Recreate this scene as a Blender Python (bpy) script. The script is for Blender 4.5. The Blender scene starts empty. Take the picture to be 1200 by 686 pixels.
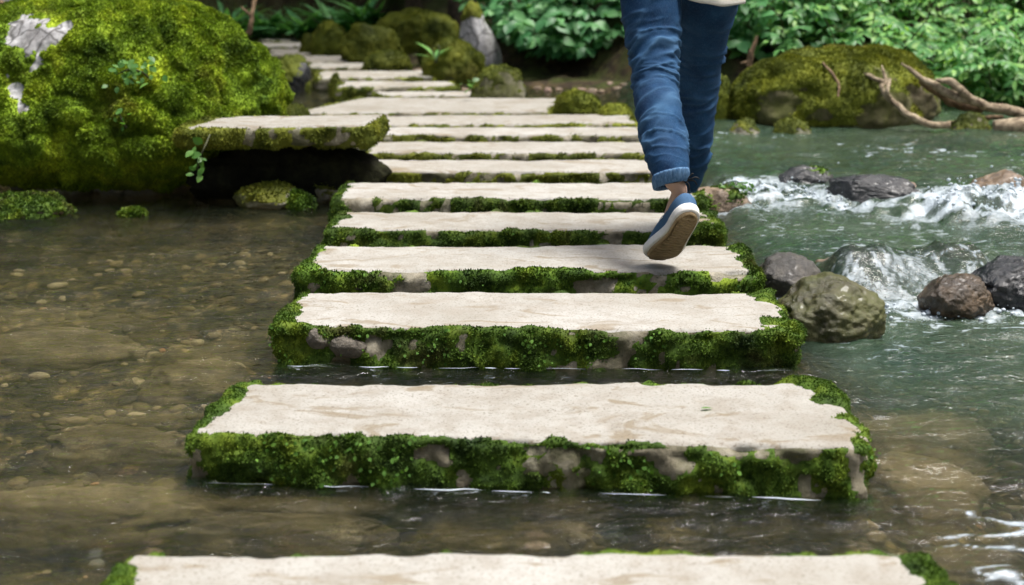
import bpy, bmesh, math, random
import numpy as np
from mathutils import Vector, Matrix

# ------------------------------------------------------------------ camera, world, sun, exposure
S = bpy.context.scene
COL = S.collection
rad = math.radians
CAM_H = 1.05
F_PX = 1750.0                      # focal length in photo pixels (photo is 1200 wide)
PITCH = math.atan(403.0 / F_PX)
cam_d = bpy.data.cameras.new('camera')
cam = bpy.data.objects.new('camera', cam_d)
COL.objects.link(cam)
cam.location = (0, 0, CAM_H)
cam.rotation_euler = (math.pi / 2 - PITCH, 0, 0)
cam_d.sensor_width = 36.0
cam_d.lens = 36.0 * F_PX / 1200.0
cam_d.clip_start = 0.05
cam_d.clip_end = 500
cam_d.dof.use_dof = True
cam_d.dof.focus_distance = 4.0
cam_d.dof.aperture_fstop = 3.8
cam_d.dof.aperture_blades = 0
S.camera = cam

SUN_DIR = Vector((0.26, -0.04, 0.93)).normalized()
w = bpy.data.worlds.new('World')
S.world = w
w.use_nodes = True
nt = w.node_tree
nt.nodes.clear()
sky = nt.nodes.new('ShaderNodeTexSky')
sky.sky_type = 'NISHITA'
sky.sun_disc = False
sky.sun_elevation = math.asin(SUN_DIR.z)
sky.sun_rotation = math.atan2(SUN_DIR.x, SUN_DIR.y)
sky.air_density = 0.9
sky.dust_density = 6.0
sky.ozone_density = 0.6
bg = nt.nodes.new('ShaderNodeBackground')
bg.inputs['Strength'].default_value = 0.05
wo = nt.nodes.new('ShaderNodeOutputWorld')
nt.links.new(sky.outputs[0], bg.inputs['Color'])
nt.links.new(bg.outputs[0], wo.inputs['Surface'])
sun_d = bpy.data.lights.new('sun', 'SUN')
sun_d.energy = 1.5
sun_d.angle = rad(22)
sun_d.color = (1.0, 0.985, 0.955)
sun = bpy.data.objects.new('sun', sun_d)
COL.objects.link(sun)
sun.rotation_euler = (-SUN_DIR).to_track_quat('-Z', 'Y').to_euler()
S.view_settings.view_transform = 'Standard'
S.view_settings.look = 'None'
S.view_settings.gamma = 1.0
S.view_settings.exposure = 1.97
S.view_settings.use_curve_mapping = False
S.render.engine = 'CYCLES'
S.cycles.use_denoising = True
S.cycles.max_bounces = 8
S.cycles.transparent_max_bounces = 12
S.cycles.sample_clamp_indirect = 6.0

# ------------------------------------------------------------------ helpers
RNG = np.random.default_rng(7)
_c, _s = math.cos(PITCH), math.sin(PITCH)


def ray(px, py):
    u, v = (px - 600.0) / F_PX, -(py - 343.0) / F_PX
    return np.array([u, _c + v * _s, -_s + v * _c])


def G(px, py, z=0.0):
    """point where the sight line through a photo pixel meets the level z"""
    d = ray(px, py)
    t = (z - CAM_H) / d[2]
    return np.array([d[0] * t, d[1] * t, z])


def P(px, py, y):
    """point on the sight line at a distance y down the valley"""
    d = ray(px, py)
    t = y / d[1]
    return np.array([d[0] * t, y, CAM_H + d[2] * t])


def _hash(i, j, k, seed):
    n = (i.astype(np.int64) * 374761393 + j.astype(np.int64) * 668265263 + k.astype(np.int64) * 2147483647 + seed * 1274126177) & 0xffffffff
    n = ((n ^ (n >> 13)) * 1274126177) & 0xffffffff
    n = ((n ^ (n >> 16)) * 2246822519) & 0xffffffff
    n = n ^ (n >> 15)
    return (n & 0xffffff) / float(0xffffff) * 2.0 - 1.0


def vnoise(p, scale=1.0, seed=0):
    q = np.asarray(p, float) * np.asarray(scale, float)
    if q.shape[1] == 2:
        q = np.c_[q, np.zeros(len(q))]
    q = q + np.array([13.37, 7.71, 3.13]) * (1 + seed * 0.37)
    b = np.floor(q).astype(np.int64)
    f = q - b
    u = f * f * f * (f * (f * 6 - 15) + 10)
    r = np.zeros(len(q))
    for dx in (0, 1):
        wx = u[:, 0] if dx else 1 - u[:, 0]
        for dy in (0, 1):
            wy = u[:, 1] if dy else 1 - u[:, 1]
            for dz in (0, 1):
                wz = u[:, 2] if dz else 1 - u[:, 2]
                r += wx * wy * wz * _hash(b[:, 0] + dx, b[:, 1] + dy, b[:, 2] + dz, seed)
    return r


def fbm(p, scale=1.0, octv=4, seed=0, gain=0.5):
    r = 0
    a = 1.0
    t = 0
    sc = np.asarray(scale, float)
    for o in range(octv):
        r = r + a * vnoise(p, sc * (2.03 ** o), seed + o * 17)
        t += a
        a *= gain
    return r / t * 1.5


def sstep(a, b, x):
    t = np.clip((x - a) / (b - a), 0, 1)
    return t * t * (3 - 2 * t)


def make_mesh(name, V, faces, mat=None, parent=None, smooth=True, attrs=None, slots=None):
    """faces: list of int arrays (n,k); slots: matching list of material indices"""
    me = bpy.data.meshes.new(name)
    V = np.asarray(V, np.float32)
    faces = [np.asarray(f, np.int32) for f in faces if len(f)]
    nl = sum(f.size for f in faces)
    npoly = sum(len(f) for f in faces)
    me.vertices.add(len(V))
    me.vertices.foreach_set('co', V.ravel())
    me.loops.add(nl)
    me.polygons.add(npoly)
    me.loops.foreach_set('vertex_index', np.concatenate([f.ravel() for f in faces]))
    tot = np.concatenate([np.full(len(f), f.shape[1], np.int32) for f in faces])
    st = np.concatenate([[0], np.cumsum(tot)[:-1]]).astype(np.int32)
    me.polygons.foreach_set('loop_start', st)
    me.polygons.foreach_set('loop_total', tot)
    me.polygons.foreach_set('use_smooth', np.full(npoly, bool(smooth)))
    if slots is not None:
        mi = np.concatenate([np.full(len(f), s, np.int32) if np.isscalar(s) else np.asarray(s, np.int32) for f, s in zip(faces, slots)])
        me.polygons.foreach_set('material_index', mi)
    me.update(calc_edges=True)
    if attrs:
        for k, v in attrs.items():
            a = me.attributes.new(k, 'FLOAT', 'POINT')
            a.data.foreach_set('value', np.asarray(v, np.float32))
    me.validate()
    for m in (mat if isinstance(mat, (list, tuple)) else [mat]):
        if m:
            me.materials.append(m)
    o = bpy.data.objects.new(name, me)
    COL.objects.link(o)
    if parent:
        o.parent = parent
    return o


def tag(o, label=None, cat=None, group=None, kind=None):
    if label:
        o['label'] = label
    if cat:
        o['category'] = cat
    if group:
        o['group'] = group
    if kind:
        o['kind'] = kind
    return o


def empty(name, label, cat, group=None):
    o = bpy.data.objects.new(name, None)
    o.empty_display_size = 0.1
    COL.objects.link(o)
    return tag(o, label, cat, group)


def set_base(root, loc):
    """move the Empty to the thing's base, keeping its parts where they are"""
    root.location = loc
    for ch in root.children:
        ch.matrix_parent_inverse = Matrix.Translation(-Vector(loc))


def normals_of(V, faces):
    N = np.zeros_like(V)
    for f in faces:
        f = np.asarray(f)
        if len(f) == 0:
            continue
        if f.shape[1] == 4:
            n = np.cross(V[f[:, 2]] - V[f[:, 0]], V[f[:, 3]] - V[f[:, 1]])
        else:
            n = np.cross(V[f[:, 1]] - V[f[:, 0]], V[f[:, 2]] - V[f[:, 0]])
        for k in range(f.shape[1]):
            np.add.at(N, f[:, k], n)
    return N / np.maximum(np.linalg.norm(N, axis=1, keepdims=True), 1e-12)


_ico = {}


def ico(sub):
    if sub not in _ico:
        bm = bmesh.new()
        bmesh.ops.create_icosphere(bm, subdivisions=sub, radius=1.0)
        _ico[sub] = (np.array([v.co[:] for v in bm.verts]), np.array([[v.index for v in f.verts] for f in bm.faces]))
        bm.free()
    return _ico[sub][0].copy(), _ico[sub][1].copy()


def norm(a):
    return a / np.maximum(np.linalg.norm(a, axis=-1, keepdims=True), 1e-9)


def leaves_mesh(pos, dirn, up, L, W, fold=0.25, droop=0.25):
    """pointed oval blades, folded along the midrib and bent down at the tip; all arrays per leaf"""
    n = len(pos)
    d = norm(dirn)
    s = norm(np.cross(d, up))
    u = norm(np.cross(s, d))
    prof = [(0.0, 0.0), (0.28, 0.82), (0.55, 1.0), (0.80, 0.62), (1.0, 0.0)]
    V = []
    for a, wv in prof:
        c = pos + d * (L * a)[:, None] - u * (droop * L * a * a)[:, None]
        V.append(c)
        if wv > 0:
            e = s * (W * 0.5 * wv)[:, None]
            l = u * (fold * W * 0.5 * wv)[:, None]
            V += [c + e + l, c - e + l]
    V = np.stack(V, 1)             # 0 base | 1,2,3 | 4,5,6 | 7,8,9 | 10 tip
    tri = np.array([[0, 2, 1], [0, 1, 3], [7, 8, 10], [7, 10, 9]])
    quad = np.array([[1, 2, 5, 4], [1, 4, 6, 3], [4, 5, 8, 7], [4, 7, 9, 6]])
    o = (np.arange(n) * 11)[:, None, None]
    return V.reshape(-1, 3), (tri[None] + o).reshape(-1, 3), (quad[None] + o).reshape(-1, 4)


# ------------------------------------------------------------------ materials
class NT:
    def __init__(self, name):
        self.m = bpy.data.materials.new(name)
        self.m.use_nodes = True
        self.t = self.m.node_tree
        self.t.nodes.clear()
        self.out = self.n('ShaderNodeOutputMaterial')

    def n(self, typ, **kw):
        nd = self.t.nodes.new(typ)
        for k, v in kw.items():
            if hasattr(nd, k) and not k.startswith('i_'):
                setattr(nd, k, v)
            else:
                nd.inputs[k[2:].replace('_', ' ')].default_value = v
        return nd

    def l(self, a, b):
        self.t.links.new(a, b)

    def coords(self, kind='Object', scale=(1, 1, 1)):
        tc = self.n('ShaderNodeTexCoord')
        mp = self.n('ShaderNodeMapping')
        mp.inputs['Scale'].default_value = scale
        self.l(tc.outputs[kind], mp.inputs['Vector'])
        return mp.outputs[0]

    def noise(self, vec, scale, detail=5, rough=0.6, dist=0.0):
        nd = self.n('ShaderNodeTexNoise')
        nd.inputs['Scale'].default_value = scale
        nd.inputs['Detail'].default_value = detail
        nd.inputs['Roughness'].default_value = rough
        nd.inputs['Distortion'].default_value = dist
        self.l(vec, nd.inputs['Vector'])
        return nd.outputs['Fac']

    def ramp(self, fac, stops, interp='LINEAR'):
        nd = self.n('ShaderNodeValToRGB')
        cr = nd.color_ramp
        cr.interpolation = interp
        while len(cr.elements) < len(stops):
            cr.elements.new(0.5)
        for e, (p, c) in zip(cr.elements, stops):
            e.position = p
            e.color = (c, c, c, 1) if np.isscalar(c) else (*c, 1)
        self.l(fac, nd.inputs['Fac'])
        return nd.outputs['Color']

    def mix(self, fac, a, b, blend='MIX'):
        nd = self.n('ShaderNodeMix', data_type='RGBA', blend_type=blend)
        for idx, v in ((0, fac), (6, a), (7, b)):
            if hasattr(v, 'links'):
                self.l(v, nd.inputs[idx])
            elif idx == 0:
                nd.inputs[0].default_value = v
            else:
                nd.inputs[idx].default_value = (*v, 1)
        return nd.outputs[2]

    def bump(self, h, strength=0.5, dist=0.01, normal=None):
        nd = self.n('ShaderNodeBump')
        nd.inputs['Strength'].default_value = strength
        nd.inputs['Distance'].default_value = dist
        self.l(h, nd.inputs['Height'])
        if normal is not None:
            self.l(normal, nd.inputs['Normal'])
        return nd.outputs[0]

    def principled(self, color, rough=0.8, normal=None, spec=0.3):
        nd = self.n('ShaderNodeBsdfPrincipled')
        for key, v in (('Base Color', color), ('Roughness', rough)):
            if hasattr(v, 'links'):
                self.l(v, nd.inputs[key])
            else:
                nd.inputs[key].default_value = (*v, 1) if key == 'Base Color' else v
        nd.inputs['Specular IOR Level'].default_value = spec
        if normal is not None:
            self.l(normal, nd.inputs['Normal'])
        return nd

    def island(self):
        return self.n('ShaderNodeNewGeometry').outputs['Random Per Island']

    def done(self, shader):
        self.l(shader, self.out.inputs['Surface'])
        return self.m


def mat_stone_top():
    m = NT('pale_stone')
    v = m.coords()
    big = m.noise(v, 2.2, 4, 0.6, 0.4)
    c = m.ramp(big, [(0.3, (0.262, 0.250, 0.217)), (0.5, (0.325, 0.317, 0.288)), (0.72, (0.368, 0.364, 0.340))])
    st = m.noise(m.coords(scale=(2.6, 5.5, 5)), 1.3, 6, 0.65, 1.4)
    sm = m.ramp(st, [(0.56, 0.0), (0.61, 0.7), (0.72, 0.85)])
    c = m.mix(sm, c, (0.190, 0.150, 0.092))
    mid = m.noise(v, 14, 6, 0.7)
    c = m.mix(m.ramp(mid, [(0.38, 0.6), (0.56, 0.0)]), c, (0.245, 0.222, 0.185))
    sp = m.noise(v, 160, 3, 0.7)
    c = m.mix(m.ramp(sp, [(0.36, 0.75), (0.44, 0.0)]), c, (0.13, 0.105, 0.075))
    vo = m.n('ShaderNodeTexVoronoi', i_Scale=23.0, feature='F1')
    m.l(v, vo.inputs['Vector'])
    c = m.mix(m.ramp(vo.outputs['Distance'], [(0.045, 0.7), (0.085, 0.0)]), c, (0.12, 0.095, 0.065))
    h = m.n('ShaderNodeMath', operation='ADD')
    m.l(m.noise(v, 45, 6, 0.7), h.inputs[0])
    m.l(m.ramp(m.noise(v, 9, 4, 0.6), [(0.3, 0.0), (0.7, 1.0)]), h.inputs[1])
    nb = m.bump(h.outputs[0], 0.45, 0.006)
    oi = m.n('ShaderNodeObjectInfo')
    c = m.mix(1.0, c, m.ramp(oi.outputs['Random'], [(0.0, (0.86, 0.85, 0.83)), (0.5, (0.98, 0.97, 0.95)), (1.0, (1.05, 1.05, 1.06))]), 'MULTIPLY')
    return m.done(m.principled(c, 0.82, nb, 0.25).outputs[0])


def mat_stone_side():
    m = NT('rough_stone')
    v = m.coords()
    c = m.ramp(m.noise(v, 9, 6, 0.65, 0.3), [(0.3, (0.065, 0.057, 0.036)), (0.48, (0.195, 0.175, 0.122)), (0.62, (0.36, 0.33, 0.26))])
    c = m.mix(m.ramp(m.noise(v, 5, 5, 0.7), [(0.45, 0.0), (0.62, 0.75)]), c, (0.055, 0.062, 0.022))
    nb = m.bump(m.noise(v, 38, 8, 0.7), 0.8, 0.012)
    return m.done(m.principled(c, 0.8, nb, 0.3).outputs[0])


def mat_moss(name, dark, mid, bright, brown=(0.10, 0.07, 0.02), brown_amt=0.35, scale=7.0):
    m = NT(name)
    v = m.coords()
    c = m.ramp(m.noise(v, scale, 5, 0.65, 0.3), [(0.30, dark), (0.5, mid), (0.70, bright)])
    c = m.mix(m.ramp(m.noise(v, scale * 0.55, 4, 0.6), [(0.56, 0.0), (0.68, brown_amt)]), c, brown)
    isl = m.ramp(m.island(), [(0.0, 0.55), (0.7, 1.0), (1.0, 1.5)])
    c = m.mix(1.0, c, isl, 'MULTIPLY')
    p = m.principled(c, 0.75, None, 0.25)
    tr = m.n('ShaderNodeBsdfTranslucent')
    m.l(c, tr.inputs['Color'])
    mx = m.n('ShaderNodeMixShader', i_Fac=0.22)
    m.l(p.outputs[0], mx.inputs[1])
    m.l(tr.outputs[0], mx.inputs[2])
    return m.done(mx.outputs[0])


def mat_rock(name, a, b, c3, rough=0.75, scale=6.0, spec=0.35, moss=0.0, cracks=0.0):
    m = NT(name)
    v = m.coords()
    c = m.ramp(m.noise(v, scale, 7, 0.66, 0.4), [(0.3, a), (0.5, b), (0.72, c3)])
    c = m.mix(m.ramp(m.noise(v, scale * 6, 4, 0.7), [(0.3, 0.55), (0.5, 0.0)]), c, tuple(x * 0.35 for x in a))
    if moss:
        c = m.mix(m.ramp(m.noise(v, scale * 0.8, 6, 0.7), [(0.5 - moss * 0.3, 0.0), (0.62, 0.85)]), c, (0.075, 0.085, 0.016))
    if cracks:
        vo = m.n('ShaderNodeTexVoronoi', feature='DISTANCE_TO_EDGE', i_Scale=cracks)
        wv = m.n('ShaderNodeVectorMath', operation='ADD')
        m.l(v, wv.inputs[0])
        dn = m.n('ShaderNodeTexNoise', i_Scale=9.0)
        m.l(v, dn.inputs['Vector'])
        sc_ = m.n('ShaderNodeVectorMath', operation='SCALE')
        sc_.inputs['Scale'].default_value = 0.12
        m.l(dn.outputs['Color'], sc_.inputs[0])
        m.l(sc_.outputs[0], wv.inputs[1])
        m.l(wv.outputs[0], vo.inputs['Vector'])
        c = m.mix(m.ramp(vo.outputs['Distance'], [(0.0, 0.9), (0.05, 0.0)]), c, (0.05, 0.047, 0.042))
    nb = m.bump(m.noise(v, scale * 5, 9, 0.7), 0.25 if cracks else 0.6, 0.02)
    rg = m.ramp(m.noise(v, scale * 0.9, 4, 0.6), [(0.38, min(1.0, rough + 0.02)), (0.62, min(1.0, rough + 0.38))]) if rough < 0.31 else rough
    p = m.principled(c, rg, nb, min(spec, 0.5))
    if rough < 0.31:                    # a thin film of water on the river rocks
        p.inputs['Coat Weight'].default_value = 0.18
        p.inputs['Coat Roughness'].default_value = 0.14
        m.l(m.bump(m.noise(v, scale * 1.2, 3, 0.5), 0.12, 0.02), p.inputs['Coat Normal'])
    return m.done(p.outputs[0])


def mat_leaf(name, dark, mid, bright, transl=0.38, rough=0.42):
    m = NT(name)
    c = m.ramp(m.island(), [(0.0, dark), (0.5, mid), (1.0, bright)])
    v = m.coords()
    c = m.mix(m.ramp(m.noise(v, 2.5, 3), [(0.35, 0.0), (0.7, 0.6)]), c, tuple(x * 0.6 for x in mid))
    p = m.principled(c, rough, None, 0.35)
    tr = m.n('ShaderNodeBsdfTranslucent')
    m.l(m.mix(1.0, c, (1.2, 1.25, 0.5), 'MULTIPLY'), tr.inputs['Color'])
    mx = m.n('ShaderNodeMixShader', i_Fac=transl)
    m.l(p.outputs[0], mx.inputs[1])
    m.l(tr.outputs[0], mx.inputs[2])
    return m.done(mx.outputs[0])


def mat_plain(name, col, rough=0.7, var=0.25, scale=30, bump=0.3, bd=0.003, spec=0.3):
    m = NT(name)
    v = m.coords()
    c = m.mix(m.ramp(m.noise(v, scale, 5, 0.6), [(0.35, 0.0), (0.7, var * 2)]), col, tuple(x * 0.45 for x in col))
    nb = m.bump(m.noise(v, scale * 3, 5, 0.6), bump, bd)
    return m.done(m.principled(c, rough, nb, spec).outputs[0])


def mat_wood(name, light, dark):
    m = NT(name)
    v = m.coords(scale=(4, 4, 4))
    c = m.ramp(m.noise(v, 4, 6, 0.7, 1.5), [(0.35, dark), (0.6, light)])
    nb = m.bump(m.noise(v, 12, 7, 0.75, 2.0), 0.9, 0.012)
    return m.done(m.principled(c, 0.8, nb, 0.2).outputs[0])


def mat_denim():
    m = NT('denim')
    v = m.coords()
    c = m.ramp(m.noise(v, 9, 5, 0.65), [(0.3, (0.006, 0.024, 0.066)), (0.55, (0.011, 0.046, 0.112)), (0.75, (0.024, 0.080, 0.170))])
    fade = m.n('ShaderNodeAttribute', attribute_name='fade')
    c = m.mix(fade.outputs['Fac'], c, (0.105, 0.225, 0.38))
    seam = m.n('ShaderNodeAttribute', attribute_name='seam')
    c = m.mix(seam.outputs['Fac'], c, (0.012, 0.03, 0.08))
    th = m.noise(m.coords(scale=(1, 1, 0.35)), 420, 3, 0.7)
    c = m.mix(m.ramp(th, [(0.5, 0.0), (0.72, 0.22)]), c, (0.14, 0.22, 0.34))
    nb = m.bump(th, 0.35, 0.0015)
    p = m.principled(c, 0.85, nb, 0.15)
    return m.done(p.outputs[0])


def mat_water():
    m = NT('water')
    v = m.coords()
    foam = m.n('ShaderNodeAttribute', attribute_name='foam').outputs['Fac']
    murk = m.n('ShaderNodeAttribute', attribute_name='murk').outputs['Fac']
    h1 = m.noise(m.coords(scale=(1.0, 1.7, 1)), 26, 4, 0.55, 0.6)
    h2 = m.noise(m.coords(scale=(1.0, 1.5, 1)), 75, 3, 0.5)
    nb = m.bump(h1, 0.85, 0.012)
    nb = m.bump(h2, 0.4, 0.006, nb)
    fr = m.n('ShaderNodeFresnel', i_IOR=1.33)
    m.l(nb, fr.inputs['Normal'])
    gl = m.n('ShaderNodeBsdfGlossy', i_Roughness=0.03)
    gl.inputs['Color'].default_value = (1, 1, 1, 1)
    m.l(nb, gl.inputs['Normal'])
    rf = m.n('ShaderNodeBsdfRefraction', i_Roughness=0.0, i_IOR=1.33)
    rf.inputs['Color'].default_value = (0.92, 0.945, 0.83, 1)
    m.l(nb, rf.inputs['Normal'])
    tp = m.n('ShaderNodeBsdfTransparent')
    tp.inputs['Color'].default_value = (0.92, 0.945, 0.83, 1)
    thru = m.n('ShaderNodeMixShader', i_Fac=WATER_TRANSPARENT)
    m.l(rf.outputs[0], thru.inputs[1])
    m.l(tp.outputs[0], thru.inputs[2])
    df = m.n('ShaderNodeBsdfDiffuse')
    mc = m.ramp(m.noise(v, 1.6, 4, 0.6), [(0.35, (0.024, 0.050, 0.032)), (0.65, (0.055, 0.085, 0.050))])
    m.l(mc, df.inputs['Color'])
    body = m.n('ShaderNodeMixShader')
    m.l(murk, body.inputs[0])
    m.l(thru.outputs[0], body.inputs[1])
    m.l(df.outputs[0], body.inputs[2])
    surf = m.n('ShaderNodeMixShader')
    m.l(fr.outputs[0], surf.inputs[0])
    m.l(body.outputs[0], surf.inputs[1])
    m.l(gl.outputs[0], surf.inputs[2])
    fd = m.principled((0.42, 0.48, 0.52), 0.3, nb, 0.5)
    full = m.n('ShaderNodeMixShader')
    fn = m.n('ShaderNodeMath', operation='MULTIPLY_ADD')
    m.l(m.noise(m.coords(scale=(1, 1.3, 1)), 70, 5, 0.7, 0.5), fn.inputs[0])
    fn.inputs[1].default_value = 0.9
    m.l(foam, fn.inputs[2])
    fsub = m.n('ShaderNodeMapRange', i_From_Min=0.58, i_From_Max=1.30)
    m.l(fn.outputs[0], fsub.inputs['Value'])
    m.l(fsub.outputs[0], full.inputs[0])
    m.l(surf.outputs[0], full.inputs[1])
    m.l(fd.outputs[0], full.inputs[2])
    return m.done(full.outputs[0])


WATER_TRANSPARENT = 0.5


def mat_ground():
    m = NT('ground_soil')
    v = m.coords()
    zz = m.n('ShaderNodeSeparateXYZ')
    m.l(v, zz.inputs[0])
    # stones and silt of the stream bed
    bedc = m.ramp(m.noise(m.coords(scale=(1.0, 1.3, 1)), 5.5, 7, 0.7, 0.8), [(0.28, (0.030, 0.023, 0.010)), (0.45, (0.14, 0.10, 0.042)), (0.60, (0.31, 0.225, 0.105)), (0.74, (0.47, 0.36, 0.19))])
    vo = m.n('ShaderNodeTexVoronoi', i_Scale=13.0)
    m.l(v, vo.inputs['Vector'])
    bedc = m.mix(m.ramp(vo.outputs['Distance'], [(0.30, 0.0), (0.50, 0.85)]), bedc, (0.020, 0.018, 0.009))
    vo2 = m.n('ShaderNodeTexVoronoi', i_Scale=34.0)
    m.l(v, vo2.inputs['Vector'])
    bedc = m.mix(m.ramp(vo2.outputs['Distance'], [(0.32, 0.0), (0.60, 0.7)]), bedc, (0.018, 0.014, 0.007))
    sepc = m.ramp(vo2.outputs['Color'], [(0.3, (0.6, 0.6, 0.6)), (0.75, (1.5, 1.45, 1.35))])
    bedc = m.mix(1.0, bedc, sepc, 'MULTIPLY')
    litter = m.ramp(m.noise(v, 16, 6, 0.7), [(0.35, (0.014, 0.011, 0.007)), (0.55, (0.045, 0.030, 0.016)), (0.72, (0.13, 0.085, 0.045))])
    litter = m.mix(m.ramp(m.noise(v, 2.0, 5, 0.7), [(0.46, 0.0), (0.58, 0.85)]), litter, (0.045, 0.058, 0.012))
    hill = m.ramp(m.noise(v, 3.0, 6, 0.7), [(0.35, (0.006, 0.012, 0.005)), (0.65, (0.022, 0.04, 0.012))])
    mr = m.n('ShaderNodeMapRange', i_From_Min=0.35, i_From_Max=0.9)
    m.l(zz.outputs[2], mr.inputs['Value'])
    dry = m.mix(mr.outputs[0], litter, hill)
    mr2 = m.n('ShaderNodeMapRange', i_From_Min=-0.03, i_From_Max=0.03)
    m.l(zz.outputs[2], mr2.inputs['Value'])
    c = m.mix(mr2.outputs[0], bedc, dry)
    nb = m.bump(m.noise(v, 30, 7, 0.7), 0.8, 0.02)
    return m.done(m.principled(c, 0.85, nb, 0.2).outputs[0])


M_TOP = mat_stone_top()
M_SIDE = mat_stone_side()
M_MOSS = mat_moss('moss', (0.016, 0.038, 0.005), (0.065, 0.125, 0.010), (0.175, 0.240, 0.018), (0.075, 0.055, 0.018), 0.6, 9.0)
M_MOSS_FAR = mat_moss('far_moss', (0.040, 0.060, 0.008), (0.125, 0.150, 0.015), (0.23, 0.245, 0.025), scale=5.0)
M_MOSS_B = mat_moss('boulder_moss', (0.045, 0.095, 0.006), (0.165, 0.255, 0.012), (0.36, 0.44, 0.024), (0.12, 0.085, 0.022), 0.55, 5.0)
M_MOSS_OLIVE = mat_moss('olive_moss', (0.045, 0.062, 0.008), (0.13, 0.155, 0.013), (0.27, 0.285, 0.024), (0.15, 0.115, 0.035), 0.7, 4.0)
M_ROCK_GREY = mat_rock('grey_rock', (0.10, 0.095, 0.09), (0.26, 0.25, 0.24), (0.50, 0.49, 0.48))
M_ROCK_PALE = mat_rock('pale_rock', (0.15, 0.145, 0.14), (0.33, 0.325, 0.325), (0.55, 0.55, 0.56), 0.7, 7.0, 0.3, 0.0, 5.0)
M_ROCK_WET = mat_rock('wet_grey_rock', (0.022, 0.020, 0.017), (0.06, 0.055, 0.047), (0.14, 0.125, 0.10), 0.25, 10.0, 0.6)
M_ROCK_BROWN = mat_rock('brown_rock', (0.016, 0.012, 0.008), (0.055, 0.038, 0.021), (0.14, 0.088, 0.042), 0.15, 9.0, 0.9)
M_ROCK_MOSSY = mat_rock('mossy_rock', (0.016, 0.012, 0.007), (0.050, 0.038, 0.020), (0.12, 0.09, 0.05), 0.22, 9.0, 0.6, 0.65)
M_ROCK_DARK = mat_rock('wet_dark_rock', (0.007, 0.008, 0.009), (0.019, 0.021, 0.023), (0.055, 0.052, 0.048), 0.12, 8.0, 0.7)
M_SHADE = mat_rock('shade_black_rock', (0.006, 0.006, 0.004), (0.013, 0.013, 0.008), (0.03, 0.032, 0.014), 0.9, 8.0, 0.1)  # near-black colour carries the shade under the ledge
M_ROCK_TAN = mat_rock('tan_rock', (0.08, 0.052, 0.032), (0.19, 0.135, 0.085), (0.33, 0.25, 0.18), 0.3, 8.0, 0.6)
M_ROCK_PINK = mat_rock('pink_rock', (0.12, 0.07, 0.05), (0.25, 0.165, 0.12), (0.36, 0.27, 0.21), 0.45, 9.0, 0.5)
M_ROCK_BED = mat_rock('bed_rock', (0.085, 0.066, 0.035), (0.17, 0.125, 0.065), (0.27, 0.205, 0.115), 0.7, 4.0, 0.3)
M_ROCK_BANK = mat_rock('bank_rock', (0.09, 0.085, 0.065), (0.22, 0.20, 0.15), (0.42, 0.40, 0.35), 0.8, 4.0, 0.25, 0.25)
M_ROCK_BANK_DIM = mat_rock('brown_bank_rock', (0.04, 0.034, 0.02), (0.11, 0.092, 0.055), (0.22, 0.19, 0.13), 0.8, 4.0, 0.25, 0.4)
M_COBBLE = mat_rock('cobble', (0.055, 0.048, 0.036), (0.115, 0.10, 0.078), (0.19, 0.165, 0.13), 0.6, 12.0, 0.4)
M_LEAF_BRIGHT = mat_leaf('bright_leaf', (0.06, 0.20, 0.055), (0.13, 0.35, 0.10), (0.33, 0.55, 0.14))
M_LEAF_TEAL = mat_leaf('teal_leaf', (0.045, 0.17, 0.06), (0.10, 0.29, 0.105), (0.21, 0.45, 0.17))
M_LEAF_DARK = mat_leaf('dark_leaf', (0.02, 0.085, 0.035), (0.045, 0.15, 0.055), (0.10, 0.24, 0.085))
M_LEAF_FRESH = mat_leaf('fresh_leaf', (0.055, 0.155, 0.03), (0.10, 0.24, 0.045), (0.16, 0.32, 0.06))
M_LEAF_CREEP = mat_leaf('creeper_leaf', (0.04, 0.11, 0.012), (0.075, 0.18, 0.02), (0.13, 0.26, 0.03), 0.3, 0.8)
M_STEM = mat_plain('stem', (0.055, 0.06, 0.025), 0.7)
M_BARK = mat_wood('bark', (0.085, 0.065, 0.042), (0.02, 0.016, 0.011))
M_DRIFT = mat_wood('driftwood', (0.48, 0.39, 0.27), (0.11, 0.078, 0.048))
M_DRIFT2 = mat_wood('weathered_wood', (0.25, 0.17, 0.10), (0.07, 0.045, 0.026))
M_FOAM = mat_plain('foam', (0.42, 0.48, 0.53), 0.35, 0.05, 40, 0.2, 0.003, 0.5)
M_GROUND = mat_ground()
M_WATER = mat_water()

# ------------------------------------------------------------------ stepping stone layout (photo corners on the tread level)
ZT = 0.10
STEPS = [  # FL, FR, BR, BL
    ((75, 738), (1160, 738), (1090, 646), (150, 646)),
    ((215, 506), (1022, 526), (975, 447), (278, 448)),
    ((318, 383), (937, 388), (905, 342), (350, 342)),
    ((348, 317), (890, 318), (872, 287), (372, 288)),
    ((381, 269), (848, 270), (838, 248), (398, 248)),
    ((393, 232), (826, 233), (815, 214), (405, 214)),
    ((410, 201), (805, 201), (795, 187), (420, 187)),
    ((427, 179), (785, 179), (775, 166), (437, 166)),
    ((438, 158), (765, 158), (750, 149), (450, 149)),
    ((425, 147), (748, 144), (740, 133), (440, 136)),
    ((335, 133), (645, 131), (662, 115), (425, 114)),
    ((440, 112), (578, 112), (570, 107), (436, 107)),
    ((393, 102), (540, 101), (530, 95), (398, 95)),
    ((367, 91), (512, 90), (500, 83), (373, 83)),
    ((356, 79), (468, 78), (458, 73), (362, 73)),
    ((335, 71), (434, 71), (425, 65), (343, 65)),
    ((312, 64), (404, 63), (392, 57), (314, 57)),
    ((304, 55.5), (374, 55), (364, 50), (303, 50)),
    ((300, 48), (354, 48), (348, 43), (300, 43)),
]
STEP_XY = [[G(px, py, ZT) for px, py in q] for q in STEPS]
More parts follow.
